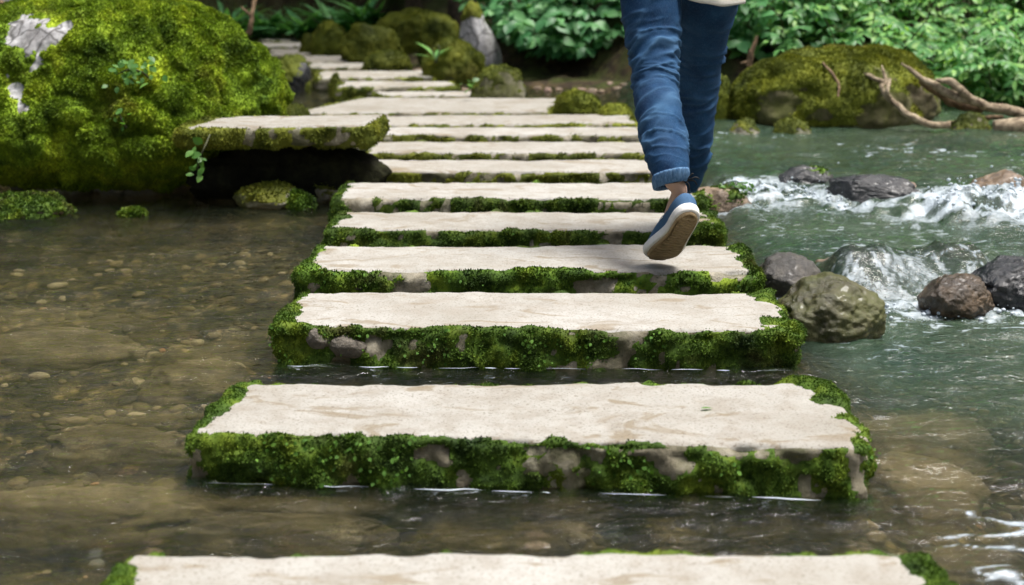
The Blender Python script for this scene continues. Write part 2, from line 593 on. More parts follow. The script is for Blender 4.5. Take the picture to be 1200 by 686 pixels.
PATH = np.array([np.mean(q, axis=0)[:2] for q in STEP_XY])

# ------------------------------------------------------------------ ground (stream bed, banks and added light-blocking slopes, one sheet)


def path_dist(x, y):
    p = np.c_[x.ravel(), y.ravel()]
    best = np.full(len(p), 1e9)
    for a, b in zip(PATH[:-1], PATH[1:]):
        ab = b - a
        t = np.clip(((p - a) @ ab) / (ab @ ab), 0, 1)
        d = np.linalg.norm(p - (a + t[:, None] * ab), axis=1)
        best = np.minimum(best, d)
    return best.reshape(x.shape)


def shore(x):
    return np.interp(x, [-8, -3.2, -2.6, -1.9, -1.0, 0.6, 1.05, 1.5, 8], [7.2, 7.6, 11.6, 12.0, 12.0, 11.4, 10.2, 8.9, 8.6])


def ground_z(x, y):
    p = np.c_[x.ravel(), y.ravel()]
    n1 = fbm(p, 0.9, 4, 3).reshape(x.shape)
    n2 = fbm(p, 6.0, 3, 9).reshape(x.shape)
    t = y - shore(x) + 0.25 * n1
    bed = -0.17 - 0.30 * sstep(0.7, 1.4, x) - 0.06 * sstep(-0.9, -2.4, x) + 0.05 * n1 + 0.034 * n2
    pd = path_dist(x, y)
    up = np.maximum(t, 0)
    off = sstep(0.7, 1.6, pd)
    bank = 0.035 * np.minimum(up, 1.5) + 0.02 * n2 + (0.03 + 0.42 * np.maximum(up - 0.7, 0)) * off + 0.03 * n1
    far = 0.8 * np.maximum(y - 16.8, 0)
    bank = bank + far
    z = bed + (bank - bed) * sstep(-0.7, 0.25, t)
    side = 0.9 * np.maximum(np.abs(x + 0.2) - 4.6 + 0.4 * n1, 0) + 0.9 * np.maximum(-1.6 - y, 0)  # unseen side and rear slopes, added to block low sky light
    z = z + side
    lim = 9.0  # slopes kept tall to cut low sky and darken reflections
    return np.where(z > lim, lim + (z - lim) * 0.08, z)


gx = np.unique(np.r_[np.linspace(-60, -8, 27), np.linspace(-8, -3.4, 40), np.linspace(-3.4, 3.4, 220), np.linspace(3.4, 8, 40), np.linspace(8, 60, 27)])
gy = np.unique(np.r_[np.linspace(-50, -5, 20), np.linspace(-5, 1, 40), np.linspace(1, 12, 330), np.linspace(12, 19, 110), np.linspace(19, 80, 40)])


def grid_faces(nx, ny):
    i = np.arange(nx * ny).reshape(ny, nx)
    return np.stack([i[:-1, :-1], i[:-1, 1:], i[1:, 1:], i[1:, :-1]], -1).reshape(-1, 4)


X, Y = np.meshgrid(gx, gy)
Z = ground_z(X, Y)
tag(make_mesh('ground', np.c_[X.ravel(), Y.ravel(), Z.ravel()], [grid_faces(len(gx), len(gy))], M_GROUND), kind='structure')


def gz(x, y):
    return float(ground_z(np.array([[float(x)]]), np.array([[float(y)]]))[0, 0])


# ------------------------------------------------------------------ water
YC1 = lambda x: np.interp(x, [0.6, 0.8, 1.0, 1.35, 1.6, 2.2], [4.75, 4.62, 4.42, 4.50, 4.42, 4.35])
YC2 = lambda x: np.interp(x, [0.6, 0.9, 1.2, 1.45, 1.65, 2.3], [6.0, 6.1, 6.1, 5.8, 5.68, 5.62])


def water_fields(x, y):
    p = np.c_[x, y]
    right = sstep(0.68, 0.95, x)
    y1 = y - YC1(x) + 0.10 * vnoise(p, 3.0, 5)
    y2 = y - YC2(x) + 0.10 * vnoise(p, 3.0, 8)
    lev = (0.05 * sstep(-0.13, 0.16, y1) + 0.045 * sstep(-0.16, 0.16, y2)) * right
    # gentle ripples of the current
    amp = 0.0028 + 0.002 * right
    rip = fbm(np.c_[x * 0.5, y], 11.0, 3, 21) * amp * 3.0 + fbm(np.c_[x * 0.6, y], 30.0, 2, 27) * 0.0018 + fbm(p, 3.0, 2, 33) * 0.004
    z = lev + rip
    fine = fbm(p, 22.0, 4, 41, 0.6)
    med = fbm(p, 8.0, 3, 51)
    # white water below each fall
    b2 = np.exp(-((y2 + 0.06) / 0.23) ** 2) * sstep(0.62, 0.80, x) * (0.55 + 0.45 * sstep(1.5, 1.75, x) + 0.35 * sstep(1.25, 1.0, x))
    b1 = np.exp(-((y1 + 0.16) / 0.14) ** 2) * right * (0.35 + 0.35 * sstep(1.05, 1.25, x))
    rough = b2 * 0.060 + b1 * 0.030
    z = z + rough * (0.75 * np.abs(med) + 0.65 * fine) + 0.060 * b2 * sstep(1.45, 1.75, x)
    crest = 1 - np.abs(fbm(np.c_[x * 7 + 3 * y, y * 15], 1.0, 4, 45, 0.6))
    foam = np.clip(b2 * 1.2, 0, 1) * (0.10 + 0.95 * sstep(0.48, 0.92, crest))
    run = 1 - np.abs(fbm(np.c_[x * 30 + 4 * fbm(p, 5, 2, 46), y * 2.5], 1.0, 2, 47, 0.5))
    slope1 = np.exp(-((y1 - 0.0) / 0.13) ** 2) * right
    foam = np.maximum(foam, np.clip(b1 * 1.3, 0, 1) * (0.10 + 0.95 * sstep(0.55, 0.97, crest)))
    foam = np.maximum(foam, 0.50 * slope1 * sstep(0.80, 1.0, run))
    yl = YC1(x) + 0.17 + 0.05 * vnoise(np.c_[x, x * 0], 4.0, 49)
    sg = np.where(y < yl, 0.21, 0.10)
    prof = sstep(0.94, 1.06, x) * (1 - sstep(1.44, 1.62, x)) * (0.72 + 0.42 * vnoise(np.c_[x, x * 0], 6.5, 50))
    hump = np.exp(-((y - yl) / sg) ** 2) * prof
    z = z + 0.088 * hump + 0.016 * hump * (0.5 - np.abs(fbm(np.c_[x * 20 + 5 * y, y * 3.5], 1.0, 2, 48)))
    foam = np.maximum(foam, 0.75 * hump * sstep(yl + 0.02, yl - 0.12, y) * sstep(0.66, 1.0, 1 - np.abs(fbm(np.c_[x * 24 + 6 * y, y * 2.2], 1.0, 2, 47))))
    # drifting flecks on the pools
    q = np.c_[x * 0.55, y * 1.5]
    fl = fbm(q, 34.0, 3, 61)
    pat = fbm(p, 1.7, 2, 71)
    calm = right * (sstep(-1.0, -0.2, y1) * (y1 < 0.0) * 1.0 + 0.55 * (y1 > 0) * (y2 < 0) + 0.75 * (y2 > 0.3) * (y2 < 2.2))
    foam = np.maximum(foam, 0.75 * sstep(0.60, 0.90, fl + 0.30 * pat + 0.16 * sstep(-0.9, -0.25, y1) * (y1 < 0) + 0.35 * np.exp(-((x - 1.95) / 0.35) ** 2 - ((y - 7.3) / 0.35) ** 2)) * calm)
    # sky glints lower right, painted in as curling flecks of foam colour
    near = np.exp(-((x - 1.02) / 0.28) ** 2 - ((y - 2.52) / 0.28) ** 2)
    fl2 = 0.75 - 1.6 * np.abs(fbm(np.c_[x * 0.7 + 0.5 * y, y * 1.5], 9.0, 3, 81))
    foam = np.maximum(foam, 0.75 * sstep(0.55, 0.85, fl2 * 0.9 + 0.22 * near) * sstep(0.15, 0.6, near))  # painted sky glints share the foam mask
    z = z + 0.006 * near * fl2
    murk = right * (0.10 + 0.58 * sstep(2.7, 4.0, y)) + (1 - right) * 0.015
    murk = np.clip(murk + 0.12 * pat * right - 0.45 * np.clip(hump, 0, 1), 0.05, 0.85)
    return z, foam, murk


ys = [0.6]
while ys[-1] < 13.0:
    ys.append(ys[-1] + max(0.007, 0.0033 * ys[-1]))
wy = np.array([-8, -4, -2, -1, 0, 0.3] + ys + [14, 16, 20])
wx = np.r_[[-7, -6, -5, -4.2, -3.6], np.arange(-3.2, 0.5, 0.016), np.arange(0.5, 3.2, 0.011), [3.6, 4.2, 5, 6, 7]]
X, Y = np.meshgrid(wx, wy)
wz, foam, murk = water_fields(X.ravel(), Y.ravel())
tag(make_mesh('stream_water', np.c_[X.ravel(), Y.ravel(), wz], [grid_faces(len(wx), len(wy))], M_WATER, attrs={'foam': foam, 'murk': murk}), kind='structure')  # foam also holds the painted sky glints lower right


# ------------------------------------------------------------------ moss: cushions offset from a surface, bristling with tiny shoots
def moss_on(V, faces, mask, parent, mat, thick=0.012, dens=60000, blade=0.009, seed=0, droop=0.25, sc=22.0, width=0.28, stuff=False):
    rng = np.random.default_rng(seed + 100)
    N = normals_of(V, faces)
    cush = np.clip(0.5 + 0.75 * fbm(V, sc, 3, seed + 3), 0, 1) ** 1.4
    off = np.where(mask > 0, thick * np.clip(mask, 0, 1) ** 0.6 * (0.18 + 1.25 * cush), -0.004)
    W = V + N * off[:, None]
    W[:, 2] -= droop * 0.5 * np.maximum(off, 0) * (1 - np.abs(N[:, 2]))
    keep = []
    tris = []
    for f in faces:
        k = f[(mask[f] > 0).any(axis=1)]
        keep.append(k)
        if len(k) and k.shape[1] == 4:
            tris += [k[:, [0, 1, 2]], k[:, [0, 2, 3]]]
        elif len(k):
            tris.append(k)
    if not tris:
        return None
    T = np.concatenate(tris)
    A = np.linalg.norm(np.cross(W[T[:, 1]] - W[T[:, 0]], W[T[:, 2]] - W[T[:, 0]]), axis=1) / 2
    A = A * (0.15 + np.clip(mask[T].mean(axis=1), 0, 1))
    n = int(A.sum() * dens)
    ti = rng.choice(len(T), n, p=A / A.sum())
    r1, r2 = rng.random(n), rng.random(n)
    fl = r1 + r2 > 1
    r1[fl], r2[fl] = 1 - r1[fl], 1 - r2[fl]
    a, b, c = T[ti, 0], T[ti, 1], T[ti, 2]
    w0 = (1 - r1 - r2)[:, None]
    p = W[a] * w0 + W[b] * r1[:, None] + W[c] * r2[:, None]
    nn = norm(N[a] * w0 + N[b] * r1[:, None] + N[c] * r2[:, None])
    d = norm(nn + rng.normal(0, 0.55, (n, 3)) + np.array([0, 0, -droop]) * (1 - np.abs(nn[:, 2:3])))
    L = blade * (0.5 + rng.random(n) ** 1.5 * 1.1) * (0.7 + 0.6 * (0.5 + 0.5 * vnoise(p, sc * 0.8, seed + 9)))
    t = norm(np.cross(d, rng.normal(0, 1, (n, 3))))
    wd = (width * L)[:, None]
    base = p - nn * 0.002
    midp = base + d * (L * 0.45)[:, None]
    tip = base + d * L[:, None] + np.array([0, 0, -droop * 0.5]) * L[:, None]
    B = np.stack([base, midp + t * wd, tip, midp - t * wd], 1).reshape(-1, 3)
    used = np.unique(np.concatenate([k.ravel() for k in keep if len(k)]))
    mp = np.full(len(V), -1)
    mp[used] = np.arange(len(used))
    fs = [mp[k] for k in keep if len(k)]
    fs.append(np.arange(4 * n).reshape(-1, 4) + len(used))
    o = make_mesh('moss', np.r_[W[used], B], fs, mat, parent)
    if stuff:
        o['kind'] = 'stuff'
    return o


# ------------------------------------------------------------------ stone slabs
def box_lattice(nx, ny, nz):
    idx = {}
    pts = []
    quads = []

    def vid(i, j, k):
        if (i, j, k) not in idx:
            idx[(i, j, k)] = len(pts)
            pts.append((i / nx, j / ny, k / nz))
        return idx[(i, j, k)]
    for i in range(nx):
        for j in range(ny):
            quads.append((vid(i, j, nz), vid(i + 1, j, nz), vid(i + 1, j + 1, nz), vid(i, j + 1, nz)))
            quads.append((vid(i, j, 0), vid(i, j + 1, 0), vid(i + 1, j + 1, 0), vid(i + 1, j, 0)))
    for i in range(nx):
        for k in range(nz):
            quads.append((vid(i, 0, k), vid(i + 1, 0, k), vid(i + 1, 0, k + 1), vid(i, 0, k + 1)))
            quads.append((vid(i, ny, k), vid(i, ny, k + 1), vid(i + 1, ny, k + 1), vid(i + 1, ny, k)))
    for j in range(ny):
        for k in range(nz):
            quads.append((vid(0, j, k), vid(0, j, k + 1), vid(0, j + 1, k + 1), vid(0, j + 1, k)))
            quads.append((vid(nx, j, k), vid(nx, j + 1, k), vid(nx, j + 1, k + 1), vid(nx, j, k + 1)))
    return np.array(pts), np.array(quads)


def slab(corners, zt, zb, seed, res, label, group='stepping stones', name='stepping_stone', moss_mat=None, dens=60000, blade=0.009,
         cover=0.25, edge_l=0.07, edge_r=0.10, lip=0.03, thick=0.016, cat='step', bulge=0.02, creeper=0):
    FL, FR, BR, BL = [np.array(c[:2]) for c in corners]
    Lx = np.linalg.norm(FR - FL)
    Ly = np.linalg.norm((BL + BR) / 2 - (FL + FR) / 2)
    H = zt - zb
    nx, ny, nz = max(8, int(Lx / res)), max(5, int(Ly / res)), max(4, int(H / res))
    U, Q = box_lattice(nx, ny, nz)
    size = np.array([Lx, Ly, H])
    loc = (U - 0.5) * size
    r = min(0.022, H * 0.3)
    inner = np.clip(loc, -(size / 2 - r), size / 2 - r)
    dv = loc - inner
    nrm = norm(dv)
    # corner points keep the box's flat faces: push out only the rounded band
    m = np.abs(loc) >= size / 2 - 1e-9
    nrm = norm(np.where(m | (np.abs(dv) > 0), dv, 0))
    loc = inner + nrm * r
    s, t = loc[:, 0] / Lx + 0.5, loc[:, 1] / Ly + 0.5
    xy = (FL * ((1 - s) * (1 - t))[:, None] + FR * (s * (1 - t))[:, None] + BR * (s * t)[:, None] + BL * ((1 - s) * t)[:, None])
    V = np.c_[xy, zt - H / 2 + loc[:, 2]]
    up = nrm[:, 2]
    side = np.clip(1 - np.abs(up), 0, 1)
    big = fbm(V, 4.5, 4, seed)
    fin = fbm(V, 24, 4, seed + 5)
    edge = np.clip(1 - np.abs(np.abs(up) - 0.62) / 0.45, 0, 1)
    chip = np.maximum(0, fbm(V, 13, 3, seed + 8) - 0.05) * edge
    disp = side * (bulge * big + 0.015 * fin) - 0.028 * chip + np.clip(up, 0, 1) * (0.0035 * big + 0.0010 * fin)
    # the plan outline wanders a little
    out = side[:, None] * np.c_[nrm[:, :2], np.zeros(len(V))]
    V = V + nrm * disp[:, None] + out * (0.007 * fbm(V[:, :2], 5.5, 3, seed + 11))[:, None]
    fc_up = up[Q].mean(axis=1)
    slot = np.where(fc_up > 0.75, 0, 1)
    root = empty(name, label, cat, group)
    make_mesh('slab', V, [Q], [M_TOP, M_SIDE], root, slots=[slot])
    # moss cover
    dl, dr = s * Lx, (1 - s) * Lx
    df = t * Ly
    n1 = fbm(V, 8.0, 4, seed + 20)
    n2 = fbm(V, 22.0, 3, seed + 23)
    on_top = np.maximum(edge_l * (1.0 + 1.1 * n1) - dl, edge_r * (1.0 + 1.2 * n1) - dr) / 0.05
    on_top = np.maximum(on_top, (lip * (0.4 + 1.8 * fbm(V, (5, 5, 5), 3, seed + 26)) - df) / 0.03)
    on_top += 0.3 * n2
    below = sstep(0.1, 0.9, (zt - V[:, 2]) / max(zt, 0.05))
    on_side = cover - 0.08 + 0.65 * n1 + 0.95 * n2 - 0.25 * sstep(zt - 0.006, zt + 0.002, V[:, 2]) + 0.25 * sstep(0.16, 0.0, np.minimum(dl, dr)) + 0.15 * below
    mask = np.where(up > 0.75, on_top, np.where(up > 0.3, np.maximum(on_side - 0.1, on_top), on_side))
    mask = np.clip(mask, -1, 1)
    if edge_r < 0:
        mask = np.where(dr < 0.05, -1, mask)
    mask = np.where(V[:, 2] < -0.03, -1, mask)
    mask = np.where((t > 0.9) & (up < 0.5), -1, mask)
    moss_on(V, [Q], mask, root, moss_mat or M_MOSS, thick, dens, blade, seed)
    if creeper:
        rg = np.random.default_rng(seed)
        cand = np.where((mask > 0.05) & (V[:, 2] > 0.01) & (up < 0.6) & (t < 0.3) & (vnoise(V, 9.0, seed + 40) > 0.0))[0]
        ci = rg.choice(cand, creeper)
        pp = V[ci] + nrm[ci] * (thick * 0.75 + 0.004) + rg.normal(0, 0.004, (creeper, 3))
        dd = norm(rg.normal(0, 0.7, (creeper, 3)) + np.array([0, -0.35, -0.5]))
        LL = rg.uniform(0.006, 0.013, creeper)
        Vl, Tl, Ql = leaves_mesh(pp, dd, nrm[ci] + np.array([0, -0.3, 0.5]) + rg.normal(0, 0.3, (creeper, 3)), LL, LL * 0.7, 0.2, 0.3)
        make_mesh('creeper', Vl, [Tl, Ql], M_LEAF_CREEP, root)
    set_base(root, (float(np.mean(V[:, 0])), float(np.mean(V[:, 1])), zb))
    return root


STEP_LABELS = [
    'nearest pale stone step, its front cut off by the bottom edge of the photo',
    'pale stone step with one fallen green leaf lying on its clean tread',
    'stone step with two grey cobbles set in the left of its mossy front',
    'stone step right under the toe of the lifted blue shoe',
    'stone step directly behind the one under the lifted shoe, front foot standing on it',
    'stone step beyond the standing foot, its right end hidden behind the blue heel',
    'stone step level with the cuff of the rolled jeans, mossy thin front',
    'narrow stone step three before the wide far slab, beside the shin',
    'narrow stone step just in front of the raised mossy ledge end',
    'stone step meeting the right end of the raised mossy ledge',
    'broad pale slab between the still pool and the row of narrow steps',
    'thin half sunken greenish slab just beyond the broad pale slab',
    'pale step at the far edge of the still brown pool',
    'first dry step of the far path, beside the dark boulder at its left',
    'second dry step of the far path climbing towards the left',
    'far path step in front of the big mossy mound',
    'far path step left of the low mossy mound, third from the end',
    'last but one small step at the far end of the path',
    'last and smallest pale step, at the far end of the path under the ferns',
]
for i, q in enumerate(STEP_XY):
    d = float(np.mean([c[1] for c in q]))
    res = float(np.clip(0.0026 * d, 0.007, 0.035))
    near = i < 6
    slab(q, ZT, -0.10 if i < 12 else 0.0, 31 + i * 7, res, STEP_LABELS[i],
         dens=float(np.clip(1500000 / d ** 1.35, 24000, 340000)), blade=0.0034 + 0.00068 * d,
         moss_mat=M_MOSS if i < 6 else M_MOSS_FAR,
         cover=0.40 if i < 10 else 0.05, thick=0.013, edge_l=[0.045, 0.035, 0.035, 0.03, 0.035][i] if i < 5 else 0.025,
         edge_r=[0.055, 0.055, 0.045, 0.065, 0.065][i] if i < 5 else 0.03,
         lip=0.014 if near else 0.006, creeper=[0, 200, 140, 60, 30][i] if i < 5 else 0)

# raised ledge that reaches from the great boulder to the row of steps
LEDGE = [G(206, 150, 0.34), G(433, 147, 0.34), G(452, 134, 0.34), G(250, 136, 0.34)]
slab(LEDGE, 0.34, 0.255, 991, 0.018, 'long raised stone ledge bridging from the great mossy boulder to the steps', None, 'stone_ledge',
     M_MOSS_FAR, 90000, 0.0085, 0.62, 0.06, 0.0, 0.01, 0.012, 'ledge')


# ------------------------------------------------------------------ rocks
def rock_shape(center, radii, seed, sub=5, rough=0.18, facet=0.0, rot=0.0, undercut=0.0, flat=0.0):
    V, T = ico(sub)
    d = V.copy()
    k = 1 + rough * fbm(d, 1.3, 4, seed) + rough * 0.35 * fbm(d, 5.0, 3, seed + 4)
    if facet:
        rng = np.random.default_rng(seed)
        for _ in range(9):
            n = norm(rng.normal(0, 1, 3) * np.array([1, 1, 0.8]))
            lim = 1 - facet * rng.uniform(0.3, 1.0)
            h = (d * k[:, None]) @ n
            k = np.where(h > lim, k * (lim + (h - lim) * 0.25) / np.maximum(h, 1e-6), k)
    k = k + 0.024 * fbm(d, 9.0, 4, seed + 9, 0.6) * min(1.0, rough * 6)
    V = d * k[:, None]
    if flat:
        V[:, 2] = np.where(V[:, 2] > 1 - flat, 1 - flat + (V[:, 2] - 1 + flat) * 0.3, V[:, 2])
    if undercut:
        f = 1 - undercut * sstep(0.15, -0.75, V[:, 2])
        V[:, :2] *= f[:, None]
    c, s = math.cos(rot), math.sin(rot)
    V = V * np.array(radii)
    V = np.c_[V[:, 0] * c - V[:, 1] * s, V[:, 0] * s + V[:, 1] * c, V[:, 2]]
    return V + np.array(center), T


def rock(name, label, cat, center, radii, seed, mat, sub=5, rough=0.18, facet=0.0, rot=0.0, undercut=0.0, flat=0.0, moss=None, moss_mat=None,
         dens=20000, blade=0.014, thick=0.02, group=None, sc=14.0, nz=0.9):
    V, T = rock_shape(center, radii, seed, sub, rough, facet, rot, undercut, flat)
    if moss is None:
        o = make_mesh(name, V - np.array(center), [T], mat)
        o.location = center
        return tag(o, label, cat, group)
    root = empty(name, label, cat, group)
    make_mesh('stone', V, [T], mat, root)
    N = normals_of(V, [T])
    mask = np.clip(moss + nz * N[:, 2] + 0.7 * fbm(V, sc * 0.35, 4, seed + 30), -1, 1)
    mask = np.where(V[:, 2] < -0.04, -1, mask)
    moss_on(V, [T], mask, root, moss_mat or M_MOSS_FAR, thick, dens, blade, seed, 0.2, sc)
    set_base(root, (center[0], center[1], center[2] - radii[2]))
    return root


# the great boulder at the left
def great_boulder():
    c = np.array([-1.86, 6.95, 0.27])
    R = np.array([0.76, 0.74, 0.57])
    V, T = ico(7)
    d = V.copy()
    k = 1 + 0.10 * fbm(d, 1.4, 3, 77)
    # hanging folds of moss and lumps
    q_ = d + 0.12 * np.c_[fbm(d, 4, 2, 61), fbm(d, 4, 2, 62), fbm(d, 4, 2, 63)]
    V0 = d * k[:, None] * R + c
    bare_at = [(P(18, 42, 6.4), 0.115), (P(38, 76, 6.35), 0.095), (P(72, 38, 6.4), 0.04), (P(28, 108, 6.3), 0.055)]
    plain = np.zeros(len(d))
    for b, rr in bare_at:
        plain = np.maximum(plain, np.exp(-(np.linalg.norm((V0 - b) * np.array([1, 0.5, 0.8]), axis=1) / (rr * 1.5)) ** 2))
    k = k + (1 - np.clip(plain * 1.4, 0, 1)) * 0.115 * (0.5 - np.abs(fbm(q_ * np.array([1, 1, 0.55]), 4.2, 2, 5))) + (1 - 0.7 * plain) * 0.035 * (0.5 - np.abs(fbm(q_, 9.0, 3, 15))) + 0.010 * np.abs(fbm(d, 20.0, 2, 16))
    V = d * k[:, None]
    f = 1 - 0.34 * sstep(0.0, -0.55, V[:, 2])
    V[:, :2] *= f[:, None]
    V[:, 2] = np.where(V[:, 2] > 0.9, 0.9 + (V[:, 2] - 0.9) * 0.6, V[:, 2])
    V = V * R + c
    root = empty('boulder', 'great round boulder thickly covered in yellow green moss at the left', 'boulder')
    make_mesh('stone', V, [T], M_ROCK_PALE, root)
    N = normals_of(V, [T])
    mask = 0.75 + 0.6 * fbm(V, 2.6, 3, 8) + 0.35 * N[:, 2]
    for b, rr in bare_at:
        dd = np.linalg.norm((V - b) * np.array([1, 0.5, 0.8]), axis=1) / rr
        mask -= 2.6 * np.exp(-dd ** 2) * (0.75 + 1.7 * fbm(V, 9, 4, 4))
    mask = np.where(V[:, 2] < 0.03, -1, np.clip(mask, -1, 1))
    moss_on(V, [T], mask, root, M_MOSS_B, 0.028, 140000, 0.0095, 70, 0.35, 14.0, 0.28)
    set_base(root, (c[0], c[1], c[2] - R[2]))
    return c, R


BC, BR_ = great_boulder()

# stones under the ledge and at the foot of the boulder
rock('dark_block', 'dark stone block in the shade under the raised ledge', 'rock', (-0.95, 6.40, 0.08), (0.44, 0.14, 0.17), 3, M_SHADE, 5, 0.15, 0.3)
q = G(308, 246, 0)
rock('flat_stone', 'flat grey stone with moss in the water under the ledge', 'rock', (q[0], q[1] + 0.10, 0.03), (0.155, 0.11, 0.055), 11, M_ROCK_BANK, 5, 0.2, 0.3, moss=-0.45, dens=40000, thick=0.012)
q = G(378, 236, 0)
rock('flat_stone', 'brown flat stone next to the left ends of the steps under the ledge', 'rock', (q[0], q[1] + 0.06, 0.03), (0.11, 0.09, 0.055), 12, M_ROCK_BANK, 5, 0.2, 0.3, moss=-0.6, dens=40000, thick=0.012)
q = G(352, 246, 0)
rock('moss_cushion', 'small green moss cushion between the two flat stones under the ledge', 'moss', (q[0], q[1] + 0.04, 0.01), (0.05, 0.05, 0.045), 13, M_ROCK_BROWN, 4, 0.2, moss=0.5, moss_mat=M_MOSS, dens=80000, thick=0.012)
q = G(22, 256, 0)
rock('mossy_stone', 'low dark mossy stone in the water at the foot of the great boulder', 'rock', (q[0], q[1] + 0.1, 0.0), (0.17, 0.12, 0.065), 14, M_ROCK_BROWN, 5, 0.2, moss=0.2, moss_mat=M_MOSS, dens=50000, thick=0.015)
q = G(152, 254, 0)
rock('moss_cushion', 'tiny moss cushion on the dark waterline below the great boulder', 'moss', (q[0], q[1] + 0.05, 0.0), (0.045, 0.04, 0.022), 15, M_ROCK_BROWN, 4, 0.2, moss=0.5, moss_mat=M_MOSS, dens=80000, thick=0.008)

# rocks of the lower fall
rock('river_rock', 'olive brown mossy rock beside the third step in the lower fall', 'rock', (0.895, 4.10, 0.035), (0.15, 0.15, 0.115), 25, M_ROCK_MOSSY, 6, 0.13, 0.08, rot=0.5, group='rocks of the falls')
rock('river_rock', 'grey rock between the fourth step and the lower fall', 'rock', (0.87, 4.56, 0.045), (0.10, 0.12, 0.075), 22, M_ROCK_WET, 5, 0.18, 0.2, group='rocks of the falls')
rock('river_rock', 'wet brown rock in the lower fall left of the darkest one', 'rock', (1.315, 4.30, 0.035), (0.105, 0.10, 0.085), 23, M_ROCK_BROWN, 6, 0.16, 0.12, group='rocks of the falls')
rock('river_rock', 'darkest wet rock at the right edge of the lower fall', 'rock', (1.52, 4.40, 0.05), (0.125, 0.13, 0.10), 24, M_ROCK_DARK, 6, 0.16, 0.12, group='rocks of the falls')
rock('river_rock', 'rust brown stone half under the smooth water of the lower fall', 'rock', (1.03, 4.72, 0.01), (0.10, 0.08, 0.06), 25, M_ROCK_TAN, 5, 0.2, 0.25, group='rocks of the falls')
rock('river_rock', 'dark rock under the smooth sliding water of the lower fall', 'rock', (1.16, 4.66, 0.015), (0.15, 0.15, 0.105), 61, M_ROCK_DARK, 6, 0.08, 0.06, group='rocks of the falls')
rock('river_rock', 'smaller dark rock under the sliding water beside the wet brown rock', 'rock', (1.39, 4.65, -0.005), (0.11, 0.13, 0.10), 62, M_ROCK_DARK, 6, 0.08, 0.06, group='rocks of the falls')
# rocks of the upper fall
rock('river_rock', 'ochre flat rock with green sprouts just right of the blue shoe', 'rock', (0.85, 5.98, 0.035), (0.135, 0.12, 0.075), 26, M_ROCK_TAN, 5, 0.22, 0.3, moss=-0.55, moss_mat=M_MOSS, dens=50000, thick=0.012, group='rocks of the falls')
rock('river_rock', 'black mossy rock parting the foam in the upper fall', 'rock', (1.24, 6.30, 0.065), (0.135, 0.10, 0.085), 27, M_ROCK_DARK, 5, 0.2, 0.3, moss=-0.85, moss_mat=M_MOSS, dens=40000, thick=0.012, group='rocks of the falls')
rock('river_rock', 'long blue black wet rock slanting down the upper fall', 'rock', (1.46, 5.96, 0.070), (0.20, 0.10, 0.095), 28, M_ROCK_DARK, 6, 0.2, 0.2, rot=-0.5, group='rocks of the falls')
rock('river_rock', 'pink stone behind the long wet rock in the upper fall', 'rock', (1.58, 6.12, 0.065), (0.10, 0.08, 0.06), 29, M_ROCK_PINK, 5, 0.2, 0.35, group='rocks of the falls')
rock('river_rock', 'tan and purple boulder above the white splash at the right', 'rock', (1.99, 5.98, 0.075), (0.15, 0.13, 0.10), 30, M_ROCK_TAN, 5, 0.18, 0.25, group='rocks of the falls')

# submerged stones
for k, (px, py, rx, ry, z, rz, lab, sd) in enumerate([
    (1075, 512, 0.19, 0.12, -0.10, 0.085, 'sunken flat stone under green water right of the leaf step', 41),
    (1075, 562, 0.125, 0.14, -0.085, 0.080, 'rounded sunken stone close to the right corner of the leaf step', 42),
    (85, 596, 0.34, 0.10, -0.085, 0.07, 'long brown sunken stone at the lower left before the leaf step', 43),
    (235, 425, 0.16, 0.12, -0.13, 0.07, 'sunken olive stone left of the two cobbled step', 44),
    (330, 606, 0.24, 0.06, -0.10, 0.05, 'flat sunken stone under the dark water line before the leaf step', 47),
    (60, 380, 0.30, 0.14, -0.15, 0.07, 'large sunken olive slab of stone far left in the brown water', 48),
    (150, 500, 0.20, 0.10, -0.13, 0.06, 'sunken brown stone left of the leaf step', 49),
    (640, 596, 0.22, 0.07, -0.12, 0.06, 'sunken stone in the gap between the two nearest steps', 45),
    (1130, 640, 0.16, 0.08, -0.13, 0.06, 'sunken stone under the bright flecks at the lower right', 46),
]):
    q = G(px, py, -0.06)
    rock('sunken_stone', lab, 'stone', (q[0], q[1], z), (rx, ry, rz), sd, M_ROCK_BED, 5, 0.2, 0.25, group='stones under the water')

for px, py, rr, mt, lab in [(629, 638, 0.020, M_ROCK_PINK, 'orange pebble under the water before the nearest step'),
                            (676, 628, 0.018, M_ROCK_TAN, 'tan pebble under the water right of the orange pebble'),
                            (718, 628, 0.026, M_ROCK_DARK, 'dark pebble under the water right of the tan pebble'),
                            (113, 657, 0.013, M_ROCK_GREY, 'white pebble under the water near the left corner of the nearest step'),
                            (178, 646, 0.016, M_ROCK_PINK, 'reddish pebble touching the mossy left corner of the nearest step')]:
    q = G(px, py, -0.03)
    rock('pebble', lab, 'pebble', (q[0], q[1], -0.035), (rr * 1.3, rr, rr * 0.6), int(px), mt, 4, 0.2, 0.3, group='pebbles in the shallows')

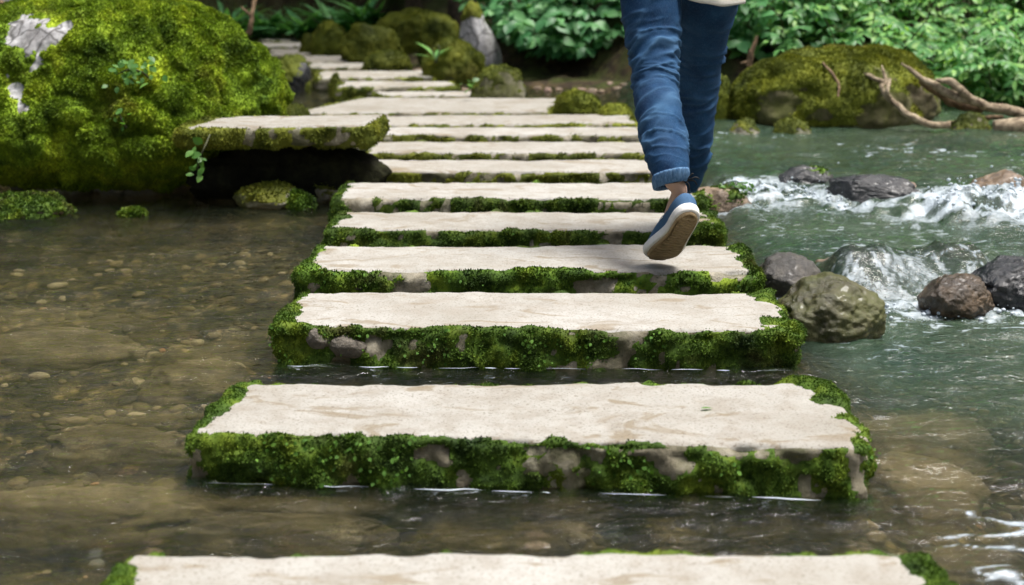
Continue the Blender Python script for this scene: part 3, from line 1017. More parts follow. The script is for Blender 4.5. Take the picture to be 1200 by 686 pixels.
# gravel strewn over the bed
rng = np.random.default_rng(5)
bv, bt = ico(2)
ng = 7500
gxs = rng.uniform(-2.4, 1.9, ng)
gys = 1.7 + 6.0 * rng.random(ng) ** 1.4
gzs = ground_z(gxs[None, :], gys[None, :])[0]
sz = 0.004 + 0.022 * rng.random(ng) ** 3.5
sc3 = np.stack([sz * rng.uniform(0.9, 1.8, ng), sz * rng.uniform(0.7, 1.2, ng), sz * rng.uniform(0.35, 0.7, ng)], 1)
an = rng.uniform(0, 6.28, ng)
Vg = bv[None] * (1 + 0.25 * vnoise((bv[None] + rng.random((ng, 1, 3)) * 50).reshape(-1, 3), 1.4, 2).reshape(ng, -1, 1)) * sc3[:, None, :]
ca, sa = np.cos(an)[:, None], np.sin(an)[:, None]
Vg = np.stack([Vg[..., 0] * ca - Vg[..., 1] * sa, Vg[..., 0] * sa + Vg[..., 1] * ca, Vg[..., 2]], -1)
Vg += np.stack([gxs, gys, gzs + sz * 0.2], 1)[:, None, :]
Fg = (bt[None] + (np.arange(ng) * len(bv))[:, None, None]).reshape(-1, 3)
mg = NT('gravel')
cg = mg.ramp(mg.island(), [(0.0, (0.025, 0.02, 0.010)), (0.45, (0.13, 0.095, 0.043)), (0.8, (0.25, 0.18, 0.09)), (0.96, (0.48, 0.38, 0.24)), (1.0, (0.40, 0.17, 0.07))])
M_GRAVEL = mg.done(mg.principled(cg, 0.7).outputs[0])
tag(make_mesh('gravel', Vg.reshape(-1, 3), [Fg], M_GRAVEL), 'brown gravel strewn over the stream bed', None, None, 'stuff')

# cobbles set in the fronts of two steps
steps = [o for o in COL.objects if o.name.startswith('stepping_stone')]


def cobble_in(idx, px, py, rx, rz, sd):
    root = steps[idx]
    FL, FR = STEP_XY[idx][0], STEP_XY[idx][1]
    t = (px - STEPS[idx][0][0]) / (STEPS[idx][1][0] - STEPS[idx][0][0])
    yf = FL[1] + (FR[1] - FL[1]) * t
    c = P(px, py, yf + 0.010)
    V, T = rock_shape((0, 0, 0), (rx, 0.028, rz), sd, 4, 0.14, 0.1)
    th = -0.25
    V = np.c_[V[:, 0] * math.cos(th) - V[:, 2] * math.sin(th), V[:, 1], V[:, 0] * math.sin(th) + V[:, 2] * math.cos(th)]
    o = make_mesh('cobble', V + c, [T], M_COBBLE, root)
    o.matrix_parent_inverse = Matrix.Translation(-root.location)


cobble_in(2, 373, 397, 0.032, 0.026, 51)
cobble_in(2, 408, 406, 0.052, 0.030, 52)
cobble_in(3, 424, 334, 0.045, 0.026, 53)


# ------------------------------------------------------------------ plants
def spline(pts, n):
    p = np.asarray(pts, float)
    p = np.r_[[2 * p[0] - p[1]], p, [2 * p[-1] - p[-2]]]
    m = len(p) - 3
    out = []
    for t in np.linspace(0, m - 1e-6, n):
        i = int(t)
        f = t - i
        a, b, c, d = p[i], p[i + 1], p[i + 2], p[i + 3]
        out.append(0.5 * (2 * b + (c - a) * f + (2 * a - 5 * b + 4 * c - d) * f * f + (3 * b - a - 3 * c + d) * f ** 3))
    return np.array(out)


def tube(pts, radii, n=24, seg=8, bump=0.0, seed=0):
    p = spline(np.c_[np.asarray(pts, float), np.asarray(radii, float)], n)
    c, r = p[:, :3], np.maximum(p[:, 3], 1e-4)
    if bump:
        c = c + np.stack([fbm(c, 0.35 / max(r.max(), 1e-3), 2, seed + k_) for k_ in (51, 52, 53)], 1) * (r.max() * 0.28)
    t = norm(np.gradient(c, axis=0))
    a = np.array([0, 0, 1.0]) if abs(t[0][2]) < 0.9 else np.array([1.0, 0, 0])
    V = []
    e = norm(np.cross(t[0], a))
    for i in range(n):
        e = norm(e - t[i] * (e @ t[i]))
        f = np.cross(t[i], e)
        for k in range(seg):
            th = 2 * math.pi * k / seg
            V.append(c[i] + (e * math.cos(th) + f * math.sin(th)) * r[i])
    V = np.array(V)
    if bump:
        cc = np.repeat(c, seg, axis=0)
        V = V + norm(V - cc) * (fbm(V, 1.0 / max(r.mean() * 1.6, 1e-3), 3, seed) * bump)[:, None]
    i = np.arange(n * seg).reshape(n, seg)
    j = np.roll(i, -1, axis=1)
    Q = np.stack([i[:-1], j[:-1], j[1:], i[1:]], -1).reshape(-1, 4)
    V = np.r_[V, [c[0]], [c[-1]]]
    b = n * seg
    T = np.r_[np.stack([np.full(seg, b), j[0], i[0]], -1), np.stack([np.full(seg, b + 1), i[-1], j[-1]], -1)]
    return V, Q, T


class Acc:
    def __init__(self):
        self.V, self.F, self.n = [], {}, 0

    def add(self, V, *faces):
        for f in faces:
            if len(f):
                self.F.setdefault(f.shape[1], []).append(f + self.n)
        self.V.append(V)
        self.n += len(V)

    def build(self, name, mat, parent=None, smooth=True):
        return make_mesh(name, np.concatenate(self.V), [np.concatenate(v) for v in self.F.values()], mat, parent, smooth)


def shrub(name, label, cat, base, height, spread, nst, L, mat, seed, group, kind='pinnate', per=9, wr=0.46, lean=(0, 0)):
    rng = np.random.default_rng(seed)
    root = empty(name, label, cat, group)
    st = Acc()
    pos, dr, up, LL = [], [], [], []
    base = np.array(base, float)
    for s in range(nst):
        th = rng.uniform(0, 2 * math.pi)
        ro = spread * math.sqrt(rng.random()) * np.array([math.cos(th), math.sin(th), 0])
        hh = height * rng.uniform(0.35, 1.0)
        b0 = base + ro * 0.25
        tip = base + ro + np.array([lean[0], lean[1], hh])
        mid = (b0 + tip) / 2 + np.array([0, 0, hh * 0.16]) + rng.normal(0, 0.03, 3)
        c = spline([b0, mid, tip], 14)
        V, Q, T = tube([b0, mid, tip], [0.007, 0.005, 0.0025], 10, 5)
        st.add(V, Q, T)
        for k in range(per):
            f = rng.uniform(0.12, 1.0)
            i = min(12, int(f * 13))
            p0 = c[i]
            a = rng.uniform(0, 2 * math.pi)
            out = norm(np.array([math.cos(a), math.sin(a), rng.uniform(-0.15, 0.5)]) + 0.5 * norm(ro + 1e-6))
            if kind == 'pinnate':
                rl = L * rng.uniform(2.0, 3.2)
                npair = rng.integers(3, 6)
                side = norm(np.cross(out, [0, 0, 1]))
                for m in range(npair):
                    g = (m + 1) / npair
                    pp = p0 + out * rl * g * 0.9 - np.array([0, 0, 0.25 * rl * g * g])
                    for sg in (-1, 1):
                        pos.append(pp)
                        dr.append(norm(side * sg * 0.9 + out * 0.55 + np.array([0, 0, -0.25]) + rng.normal(0, 0.12, 3)))
                        up.append(np.array([0, -0.5, 0.9]) + rng.normal(0, 0.25, 3))
                        LL.append(L * rng.uniform(0.75, 1.1) * (1 - 0.25 * abs(g - 0.5)))
                pos.append(p0 + out * rl * 0.9 - np.array([0, 0, 0.25 * rl]))
                dr.append(out + np.array([0, 0, -0.5]))
                up.append(np.array([0, -0.5, 0.9]) + rng.normal(0, 0.25, 3))
                LL.append(L)
            elif kind == 'broad':
                pt = p0 + out * L * rng.uniform(0.3, 1.0)
                for ang in rng.permutation([-1.15, 0.0, 1.15])[:rng.integers(1, 4)]:
                    ca_, sa_ = math.cos(ang), math.sin(ang)
                    o2 = np.array([out[0] * ca_ - out[1] * sa_, out[0] * sa_ + out[1] * ca_, out[2] - 0.35])
                    pos.append(pt)
                    dr.append(o2 + rng.normal(0, 0.12, 3))
                    up.append(np.array([0, -0.6, 0.85]) + rng.normal(0, 0.3, 3))
                    LL.append(L * rng.uniform(0.6, 1.2))
            else:                                   # strap: long arching blades from low down
                pos.append(base + ro * 0.3 + np.array([0, 0, rng.uniform(0, 0.25) * hh]))
                dr.append(norm(out * 0.8 + np.array([0, 0, rng.uniform(0.4, 1.4)])))
                up.append(np.array([0, 0, 1]) - out * 0.4 + rng.normal(0, 0.15, 3))
                LL.append(L * rng.uniform(0.6, 1.2))
    pos, dr, up, LL = np.array(pos), np.array(dr), np.array(up), np.array(LL)
    V, T, Q = leaves_mesh(pos, dr, up, LL, LL * wr * rng.uniform(0.8, 1.15, len(LL)), 0.22, 0.30 if kind != 'strap' else 0.55)
    st.build('stem', M_STEM, root)
    make_mesh('leaves', V, [T, Q], mat, root)
    set_base(root, tuple(base))
    return root


def bpos(px, y):
    """a spot on the bank below photo column px at distance y"""
    x = (px - 600) / F_PX * (y * math.cos(PITCH) + 0.1) * 1.0
    return (x, y, gz(x, y) - 0.02)


rs = np.random.default_rng(12)
SHR = []
for px, y, h, L in [(1010, 9.9, 0.52, .085), (1065, 10.4, .62, .09), (1120, 9.7, 0.52, .085), (1175, 9.6, .55, .09), (1230, 9.8, .6, .09), (1145, 10.5, .75, .09),
                    (1210, 10.8, .8, .09), (965, 10.6, .65, .09), (905, 10.5, 0.6, .085), (1040, 11.2, .8, .09)]:
    SHR.append(('pinnate', px, y, h, L, M_LEAF_BRIGHT, 'bright'))
for px, y, h, L in [(598, 13.0, .6, .13), (640, 12.5, .55, .14), (690, 12.3, .55, .14), (728, 12.6, .6, .14), (665, 13.2, .75, .14), (850, 11.6, .65, .12), (790, 12.2, .7, .13), (710, 13.4, .8, .14), (862, 10.4, .45, .12), (905, 10.2, .45, .12), (835, 10.9, .5, .12)]:
    SHR.append(('broad', px, y, h, L, M_LEAF_TEAL, 'teal'))
for px, y, h, L in [(262, 16.2, .75, .45), (310, 16.6, .7, .42), (352, 16.4, .65, .42), (398, 16.2, .7, .45), (432, 15.8, .75, .45), (468, 15.4, .7, .4)]:
    SHR.append(('strap', px, y, h, L, M_LEAF_TEAL, 'strap'))
for px, y, h, L in [(540, 15.2, .85, .14), (600, 14.6, .95, .14), (680, 14.8, 1.0, .14), (770, 14.0, 1.0, .14), (850, 13.2, .95, .13), (930, 12.5, .95, .13), (1020, 12.6, 1.0, .13),
                    (1110, 12.2, 1.0, .13), (1210, 12.0, 1.0, .13), (470, 17.2, 1.5, .15), (390, 17.8, 1.6, .15), (300, 18.0, 1.6, .15), (220, 17.0, 1.6, .15)]:
    SHR.append(('broad', px, y, h, L, M_LEAF_DARK, 'dark'))
WHERE = {
    'bright': ['above the right end of the mossy right boulder', 'between the right boulder and the driftwood fork', 'behind the thick driftwood stem', 'over the thick end of the driftwood', 'at the right edge past the driftwood', 'in the second row behind the driftwood',
               'in the second row at the right edge', 'just behind the crown of the right boulder', 'left behind the right boulder near the jeans', 'in the second row behind the right boulder'],
    'teal': ['just right of the upright pale stone', 'over the dark hollow near the upright stone', 'in the middle of the dark hollow', 'touching the left edge of the jeans', 'in the second row above the dark hollow', 'between the jeans and the right boulder',
             'hidden for the most part behind the legs', 'in the second row left of the legs', 'just right of the jeans over the bare twig', 'over the left shoulder of the right boulder', 'close behind the dark trouser leg'],
    'strap': ['behind the top of the great boulder', 'at the very end of the far path', 'above the end of the far path', 'behind the low mossy mound', 'behind the big mossy mound', 'left of the tree trunks'],
    'dark': ['behind the two tree trunks', 'behind the upright pale stone', 'at the back of the dark hollow', 'at the back behind the legs', 'in the back row right of the legs', 'in the back row left of the right boulder', 'in the back row over the right boulder',
             'in the back row over the driftwood fork', 'in the back row at the right edge', 'at the back left of the trunks', 'at the back over the mossy mounds', 'at the back over the far path', 'at the back over the great boulder'],
}
HEAD = {'bright': ('leafy_shrub', 'bright green shrub of feathered leaves'), 'teal': ('broadleaf_shrub', 'blue green broad leaved shrub'), 'strap': ('fern', 'clump of long arching green blades'), 'dark': ('undergrowth_shrub', 'dark green shrub')}
cnt = {}
for k, (kind, px, y, h, L, mt, key) in enumerate(SHR):
    i = cnt.get(key, 0)
    cnt[key] = i + 1
    nm, hd = HEAD[key]
    b = bpos(px, y)
    if kind == 'pinnate':
        shrub(nm, hd + ' ' + WHERE[key][i], 'shrub', b, h, 0.55, 19, L * 0.95, mt, 200 + k, 'bright shrubs on the right bank', 'pinnate', 7, 0.42, (0, -0.15))
    elif kind == 'broad':
        shrub(nm, hd + ' ' + WHERE[key][i], 'shrub', b, h, 0.5 if key == 'teal' else 0.75, 17 if key == 'teal' else 30, L * 0.85, mt, 200 + k,
              'blue green shrubs on the far bank' if key == 'teal' else 'dark shrubs at the back', 'broad', 13, 0.66, (0, -0.12))
    else:
        shrub(nm, hd + ' ' + WHERE[key][i], 'fern', b, h, 0.45, 12, L, mt, 200 + k, 'ferny clumps at the end of the path', 'strap', 7, 0.16)


# two trunks in view, then unseen trees added to darken the water reflections
def tree(label, x, y, h, r, seed, crown_r, crown_z, nleaf=2200, L=0.22):
    rng = np.random.default_rng(seed)
    root = empty('tree', label, 'tree', 'trees behind the stream')
    z0 = gz(x, y) - 0.1
    pts = [(x, y, z0), (x + 0.02, y, z0 + 0.25), (x + rng.normal(0, .08), y + rng.normal(0, .08), z0 + h * 0.4), (x + rng.normal(0, .2), y + rng.normal(0, .2), z0 + h)]
    V, Q, T = tube(pts, [r * 1.5, r, r * 0.75, r * 0.2], 50, 14, r * 0.14, seed)
    make_mesh('trunk', V, [Q, T], M_BARK, root)
    lim = Acc()
    cc = np.array([x, y, crown_z])
    cl = []
    for k in range(9):
        a = rng.uniform(0, 6.28)
        e = cc + np.array([math.cos(a), math.sin(a), 0]) * crown_r * rng.uniform(0.4, 0.95) + np.array([0, 0, rng.uniform(-0.8, 1.5)])
        s0 = np.array(pts[2]) + np.array([0, 0, rng.uniform(-0.1, 0.4) * h * 0.5])
        lim.add(*tube([s0, (s0 + e) / 2 + [0, 0, 0.25], e], [r * 0.4, r * 0.25, r * 0.06], 14, 7))
        cl.append(e)
        cl.append((s0 + e) / 2 + rng.normal(0, 0.3, 3))
    lim.build('limb', M_BARK, root)
    cl = np.array(cl)
    ci = rng.integers(0, len(cl), nleaf)
    p = cl[ci] + rng.normal(0, 1, (nleaf, 3)) * np.array([0.62, 0.62, 0.36])
    d = norm(rng.normal(0, 1, (nleaf, 3)) * np.array([1, 1, 0.4]) + np.array([0, 0, -0.3]))
    LL = L * rng.uniform(0.6, 1.2, nleaf)
    V, T, Q = leaves_mesh(p, d, np.array([0, 0, 1]) + rng.normal(0, 0.4, (nleaf, 3)), LL, LL * 0.55)
    make_mesh('crown', V, [T, Q], M_LEAF_DARK if seed % 2 else M_LEAF_TEAL, root)
    set_base(root, (x, y, z0))


TREES = [('thick tree trunk right behind the upright pale stone', -0.50, 13.9, 8.0, 0.10, 301, 1.6, 7.2, 500),
         ('slimmer tree trunk left of the upright pale stone', -0.98, 14.6, 8.0, 0.085, 302, 1.6, 7.2, 500),
         ('tree of the back wood rising behind the dark hollow', 0.9, 17.4, 7.5, 0.12, 303, 2.0, 5.6),  # unseen, added for dark reflections
         ('tree of the back wood rising behind the right boulder', 3.0, 16.2, 7.5, 0.13, 304, 2.1, 5.6),  # unseen, added for dark reflections
         ('tree of the back wood rising past the right edge', 5.6, 13.6, 7.5, 0.14, 305, 2.1, 5.4),  # unseen, added for dark reflections
         ('tree of the back wood rising over the far path end', -2.6, 18.2, 7, 0.14, 306, 2.2, 4.8),  # unseen, added for dark reflections
         ('tree of the back wood standing behind the gap between the trunks and the hollow', 0.0, 18.6, 8, 0.14, 308, 2.4, 5.2),  # unseen, added for dark reflections
         ('tree of the back wood high over the driftwood', 4.2, 15.4, 8, 0.14, 309, 2.2, 5.0),  # unseen, added for dark reflections
         ('tree of the back wood high behind the jeans', 1.8, 18.4, 8, 0.14, 310, 2.4, 5.2),  # unseen, added for dark reflections
         ('tree of the back wood rising behind the great boulder', -5.0, 13.6, 6.5, 0.14, 307, 2.1, 5.0)]  # unseen, added for dark reflections
for a in TREES:
    tree(*a)

# ------------------------------------------------------------------ far bank stones
FB = 'mossy stones on the far bank'
rock('boulder', 'broad mossy boulder across the water at the right, twigs lying on it', 'boulder', (1.87, 8.66, 0.13), (0.60, 0.52, 0.40), 402, M_ROCK_BANK_DIM, 6, 0.12, 0.0, 0.0, 0.34, 0.0,
     moss=0.20, moss_mat=M_MOSS_OLIVE, dens=90000, blade=0.0105, thick=0.020, sc=9.0, nz=0.30)


def bank_rock(label, px0, px1, ytop, ybase, dist, seed, moss=0.35, mat=None, depth=0.8, rough=0.16, facet=0.12, sub=5, name='mossy_stone', und=0.0):
    x0, x1 = P(px0, ybase, dist)[0], P(px1, ybase, dist)[0]
    zt, zb = P(px0, ytop, dist)[2], P(px0, ybase, dist)[2]
    rx = (x1 - x0) / 2
    zb2 = min(zb, 0.0) - 0.05
    zc = zb2 + (zt - zb2) * 0.4
    return rock(name, label, 'rock', ((x0 + x1) / 2, dist + rx * depth * 0.4, zc), (rx, rx * depth, zt - zc), seed, mat or M_ROCK_BANK, sub, rough, facet, 0, und, 0,
                moss=moss, dens=45000, blade=0.0095, thick=float(min(0.022, rx * 0.08)), group=FB, sc=9.0)


bank_rock('small rounded mossy stone at the right end of the broad pale slab', 648, 708, 107, 132, 8.95, 411, 0.6)
bank_rock('low mossy stone between the rounded one and the jeans', 698, 744, 122, 134, 8.8, 412, 0.6)
bank_rock('brown and mossy rock at the back corner of the broad pale slab', 552, 617, 82, 114, 9.9, 413, -0.45, facet=0.25)
bank_rock('low mossy mound below the upright pale stone', 497, 566, 48, 80, 11.6, 414, 0.6)
bank_rock('big mossy mound behind the far path', 398, 470, 33, 66, 13.2, 415, 0.6, depth=0.7)
bank_rock('rounded mossy mound left of the big mound', 363, 408, 28, 54, 14.0, 416, 0.6)
bank_rock('tiny moss bump at the edge of the far path', 350, 372, 42, 54, 14.2, 417, 0.6)
bank_rock('flat mossy stone in front of the big mound', 425, 478, 60, 76, 12.3, 418, 0.5)
bank_rock('dark wet boulder on the left of the far path beside the great boulder', 318, 364, 66, 98, 11.2, 419, -0.25, M_ROCK_DARK)
bank_rock('shaded mossy bank stone behind the mounds', 440, 528, 10, 48, 14.2, 420, 0.45)
bank_rock('shaded mossy stone at the foot of the trunks', 488, 540, 14, 46, 13.2, 421, 0.35)
bank_rock('mossy stone peeping out left of the right boulder', 828, 858, 88, 150, 8.6, 422, 0.4)
bank_rock('flat pale mossy stone at the left foot of the right boulder', 853, 895, 143, 154, 7.95, 423, -0.55)
bank_rock('low mossy stone at the waterline before the right boulder', 903, 952, 142, 153, 7.9, 424, -0.2)
bank_rock('low mossy stone in the water below the driftwood', 1112, 1168, 136, 153, 8.1, 425, -0.1)
bank_rock('mossy stone under the great boulder end of the broad slab', 320, 366, 123, 138, 8.7, 426, 0.6)
bank_rock('half sunken mossy stone beside the sixth far step', 385, 400, 88, 97, 10.9, 427, 0.3)
bank_rock('green leaning bank stone right of the upright stone', 575, 622, 24, 60, 13.2, 428, 0.5)
bank_rock('grey stone at the top left behind the great boulder', -20, 60, -30, 30, 8.8, 429, -0.7, M_ROCK_GREY)
# upright pale stone
c = P(564, 55, 12.4)
V, T = rock_shape((0, 0, 0), (0.205, 0.15, 0.37), 430, 5, 0.10, 0.32)
tp = 1 - 0.42 * sstep(-0.2, 0.42, V[:, 2])
V[:, 0] = V[:, 0] * tp - V[:, 2] * 0.20
V[:, 1] *= tp
root = empty('standing_stone', 'upright pointed pale stone before the tree trunks', 'rock')
make_mesh('stone', V + c, [T], M_ROCK_PALE, root)
N = normals_of(V, [T])
moss_on(V + c, [T], np.clip(-0.45 + 1.0 * sstep(-0.05, 0.35, V[:, 2]) * (0.6 + 0.8 * fbm(V, 5, 3, 2)) - 0.4 * (V[:, 2] < -0.1), -1, 1), root, M_MOSS_FAR, 0.008, 14000, 0.012, 6)
set_base(root, tuple(c - [0, 0, 0.42]))

# litter stones along the far waterline
for k in range(16):
    px = [642, 655, 668, 682, 695, 706, 716, 724, 732, 505, 520, 488, 478, 545, 630, 738][k]
    y = [11.3, 11.4, 11.2, 11.35, 11.25, 11.2, 11.4, 11.1, 11.2, 12.6, 12.3, 12.8, 12.4, 11.3, 11.5, 10.9][k]
    b = bpos(px, y)
    o = rock('bank_pebble', 'small pale brown stone lying on the far waterline', 'stone', (b[0], y, max(b[2], -0.01) + 0.015), (0.028 + 0.025 * rs.random(), 0.03, 0.016 + 0.012 * rs.random()), 450 + k,
             M_ROCK_TAN if k % 3 else M_ROCK_PINK, 3, 0.25, 0.3, group='small stones on the far waterline')

# ------------------------------------------------------------------ driftwood
def wood(name, label, cat, chains, mat, group=None):
    root = empty(name, label, cat, group)
    a = chains[0]
    base = a[0][0]
    for i, (pts, rr) in enumerate(chains):
        V, Q, T = tube(pts, rr, 60, 10, 0.13 * max(rr), 7 + i)
        make_mesh('stem' if i == 0 else 'branch', V, [Q, T], mat, root)
    set_base(root, tuple(base))


wood('driftwood', 'thick pale driftwood stem slanting into the water at the right edge', 'driftwood',
     [([P(1225, 139, 8.2), P(1165, 126, 8.2), P(1120, 113, 8.2), P(1085, 95, 8.2), P(1056, 74, 8.25)], [0.034, 0.026, 0.025, 0.019, 0.007]),
      ([P(1155, 124, 8.2), P(1130, 110, 8.17), P(1114, 98, 8.17), P(1097, 93, 8.17)], [0.018, 0.021, 0.021, 0.010])], M_DRIFT)
wood('driftwood', 'dark split log lying under the pale driftwood stem', 'driftwood',
     [([P(1150, 128, 8.35), P(1115, 117, 8.32), P(1078, 95, 8.35)], [0.03, 0.036, 0.02])], M_DRIFT2)
wood('branch', 'bent bare branch hooked over the right boulder and reaching the water', 'branch',
     [([P(1112, 147, 8.05), P(1090, 146, 8.02), P(1062, 133, 8.02), P(1044, 117, 8.08), P(1033, 104, 8.12), P(1038, 94, 8.15), P(1034, 78, 8.2)], [0.020, 0.019, 0.018, 0.016, 0.014, 0.011, 0.004]),
      ([P(1044, 116, 8.09), P(1040, 108, 8.05), P(1043, 92, 8.1)], [0.012, 0.012, 0.008]),
      ([P(1036, 97, 8.13), P(1018, 89, 8.18), P(1003, 85, 8.22)], [0.013, 0.012, 0.006])], M_DRIFT)
wood('branch', 'thin twig curving down the mossy face of the right boulder', 'branch',
     [([P(964, 74, 8.3), P(975, 86, 8.15), P(983, 100, 8.1), P(982, 114, 8.05)], [0.006, 0.008, 0.008, 0.005])], M_DRIFT2)
wood('driftwood', 'pale log end lying in the water at the right edge', 'driftwood', [([P(1165, 148, 8.0), P(1190, 148, 8.0), P(1230, 143, 8.05)], [0.03, 0.042, 0.045])], M_DRIFT)
wood('branch', 'straight grey twig lying low behind the log end', 'branch', [([P(1110, 144, 8.25), P(1140, 141, 8.25), P(1176, 137, 8.25)], [0.012, 0.016, 0.012])], M_DRIFT2)
wood('branch', 'short stick leaning on the bank between the jeans and the right boulder', 'branch', [([P(834, 128, 8.6), P(845, 120, 8.6), P(856, 110, 8.7)], [0.012, 0.014, 0.01])], M_DRIFT)
wood('branch', 'bare twig standing behind the left end of the right boulder', 'branch', [([P(876, 78, 9.3), P(880, 66, 9.3), P(886, 42, 9.3)], [0.022, 0.02, 0.008]), ([P(878, 72, 9.3), P(868, 74, 9.3)], [0.012, 0.006])], M_DRIFT2)
wood('branch', 'bare twigs rising behind the right shoulder of the great boulder', 'branch', [([P(291, 40, 10.5), P(295, 22, 10.5), P(300, -10, 10.6)], [0.02, 0.016, 0.012]), ([P(295, 20, 10.5), P(283, 8, 10.5)], [0.012, 0.006])], M_DRIFT2)
wood('branch', 'bare root curving over the top left corner', 'branch', [([P(-10, 2, 7.9), P(25, 10, 7.9), P(55, 6, 7.9), P(90, -8, 7.9)], [0.02, 0.022, 0.02, 0.014]), ([P(20, 9, 7.9), P(28, 22, 7.85)], [0.014, 0.008])], M_DRIFT2)


# ------------------------------------------------------------------ little plants
def sprig(name, label, pts, nleaf, L, mat, seed, spread=0.03, hang=0.3):
    rng = np.random.default_rng(seed)
    root = empty(name, label, 'plant', 'small plants on the stones')
    c = spline(pts, 30)
    V, Q, T = tube(pts, [0.004] * (len(pts) - 1) + [0.0015], 20, 5)
    make_mesh('stem', V, [Q, T], M_STEM, root)
    i = rng.integers(3, 30, nleaf)
    p = c[i] + rng.normal(0, spread, (nleaf, 3)) * np.array([1, .5, 1])
    d = norm(rng.normal(0, 1, (nleaf, 3)) + np.array([0, -0.6, -hang]))
    LL = L * rng.uniform(0.6, 1.15, nleaf)
    V, T, Q = leaves_mesh(p, d, np.array([0, -0.7, 0.8]) + rng.normal(0, 0.3, (nleaf, 3)), LL, LL * 0.68, 0.15, 0.2)
    make_mesh('leaves', V, [T, Q], mat, root)
    set_base(root, tuple(np.asarray(pts[0], float)))


sprig('small_plant', 'leafy green sprig dangling from the left end of the ledge', [P(246, 158, 5.88), P(240, 172, 5.82), P(233, 188, 5.82), P(231, 200, 5.84)], 13, 0.045, M_LEAF_FRESH, 501, 0.018, 0.6)
sprig('small_plant', 'leafy plant growing from the moss high on the great boulder', [P(175, 92, 6.12), P(165, 84, 6.05), P(150, 82, 6.0), P(136, 88, 6.02)], 34, 0.04, M_LEAF_FRESH, 502, 0.03, 0.2)
sprig('small_plant', 'smaller leafy sprout growing lower on the great boulder', [P(148, 150, 5.98), P(143, 142, 5.95), P(140, 132, 5.95)], 10, 0.035, M_LEAF_FRESH, 503, 0.018, 0.2)
sprig('small_plant', 'row of green sprouts on the ochre rock by the foam', [P(845, 222, 5.93), P(862, 221, 5.93), P(882, 222, 5.93)], 46, 0.022, M_LEAF_FRESH, 504, 0.012, -0.8)
sprig('small_plant', 'low green seedling beside the brown rock at the slab corner', [P(545, 103, 9.6), P(549, 100, 9.6), P(552, 97, 9.6)], 9, 0.05, M_LEAF_FRESH, 505, 0.02, -0.3)
b = P(511, 74, 11.4)
shrub('strap_plant', 'single light green plant with one tall blade before the mossy mound', 'plant', b, 0.20, 0.04, 2, 0.17, M_LEAF_BRIGHT, 506, 'small plants on the stones', 'strap', 4, 0.2)

# fallen leaf
c = G(828, 479, ZT + 0.006)
V, T, Q = leaves_mesh(np.array([c - [0.013, 0, 0]]), np.array([[1, 0.25, 0.03]]), np.array([[0, 0.1, 1.0]]), np.array([0.028]), np.array([0.012]), 0.3, 0.1)
tag(make_mesh('fallen_leaf', V, [T, Q], M_LEAF_FRESH), 'small green leaf fallen on the tread of the second nearest step', 'leaf')
for px, py, z, lab in [(1018, 503, ZT, 'reddish'), (706, 681, ZT, 'brown')]:
    pass

# ------------------------------------------------------------------ broken line of foam where the water laps the steps
fa = Acc()
rng = np.random.default_rng(9)
for idx in (1, 2):
    FL, FR = STEP_XY[idx][0], STEP_XY[idx][1]
    u = 0.03
    while u < 0.97:
        ln = rng.uniform(0.015, 0.12) * (1 if idx == 1 else 0.8)
        us = np.linspace(u, min(0.985, u + ln), 14)
        q = FL[None] + (FR - FL)[None] * us[:, None]
        p = np.c_[q[:, 0], q[:, 1] - 0.030 + 0.010 * vnoise(np.c_[us * 30, us * 0], 1.0, idx), np.full(14, 0.003)]
        r = 0.0026 * np.sin(np.linspace(0.05, math.pi - 0.05, 14)) * (0.25 + 0.75 * rng.random())
        V, Q, T = tube(p, r, 26, 6)
        V[:, 2] = 0.003 + (V[:, 2] - 0.003) * 0.6
        fa.add(V, Q, T)
        u += ln + rng.uniform(0.006, 0.07)
tag(fa.build('foam', M_FOAM), 'thin white line of foam along the front of the near steps', None, None, 'stuff')

# spray drops over the white water
rng = np.random.default_rng(19)
sv, stt = ico(1)
nd = 900
dx = np.r_[rng.uniform(1.6, 2.3, 500), rng.uniform(0.8, 1.35, 250), rng.uniform(0.95, 1.5, 150)]
dy = np.r_[YC2(dx[:500]) - 0.06 + rng.normal(0, 0.09, 500), YC2(dx[500:750]) - 0.06 + rng.normal(0, 0.08, 250), YC1(dx[750:]) - 0.2 + rng.normal(0, 0.06, 150)]
wz_, _, _ = water_fields(dx, dy)
dz = wz_ + np.abs(rng.normal(0, 0.025, nd)) * np.r_[np.full(500, 1.0), np.full(250, 0.6), np.full(150, 0.3)]
dsz = 0.0015 + 0.006 * rng.random(nd) ** 3
Vd = sv[None] * dsz[:, None, None] * np.array([1.2, 1, 1]) + np.stack([dx, dy, dz], 1)[:, None]
Fd = (stt[None] + (np.arange(nd) * len(sv))[:, None, None]).reshape(-1, 3)
tag(make_mesh('spray', Vd.reshape(-1, 3), [Fd], M_FOAM), 'white spray drops over the two small falls', None, None, 'stuff')

# ------------------------------------------------------------------ the walker
M_SKIN = mat_plain('skin', (0.52, 0.34, 0.26), 0.5, 0.08, 60, 0.1, 0.001, 0.4)
M_DENIM = mat_denim()
M_SHIRT = mat_plain('cream_knit', (0.66, 0.62, 0.56), 0.9, 0.1, 120, 0.5, 0.002, 0.15)
M_CANVAS = mat_plain('blue_canvas', (0.060, 0.125, 0.225), 0.9, 0.2, 350, 0.4, 0.001, 0.15)
M_CANVAS_L = mat_plain('pale_blue_canvas', (0.19, 0.28, 0.38), 0.9, 0.2, 350, 0.4, 0.001, 0.15)
M_RUBBER = mat_plain('white_rubber', (0.72, 0.71, 0.68), 0.55, 0.12, 60, 0.15, 0.001, 0.4)
M_SOLE = mat_plain('tan_sole', (0.36, 0.26, 0.14), 0.65, 0.35, 40, 0.3, 0.002, 0.35)
M_CORD = mat_plain('black_cord', (0.012, 0.012, 0.013), 0.7)
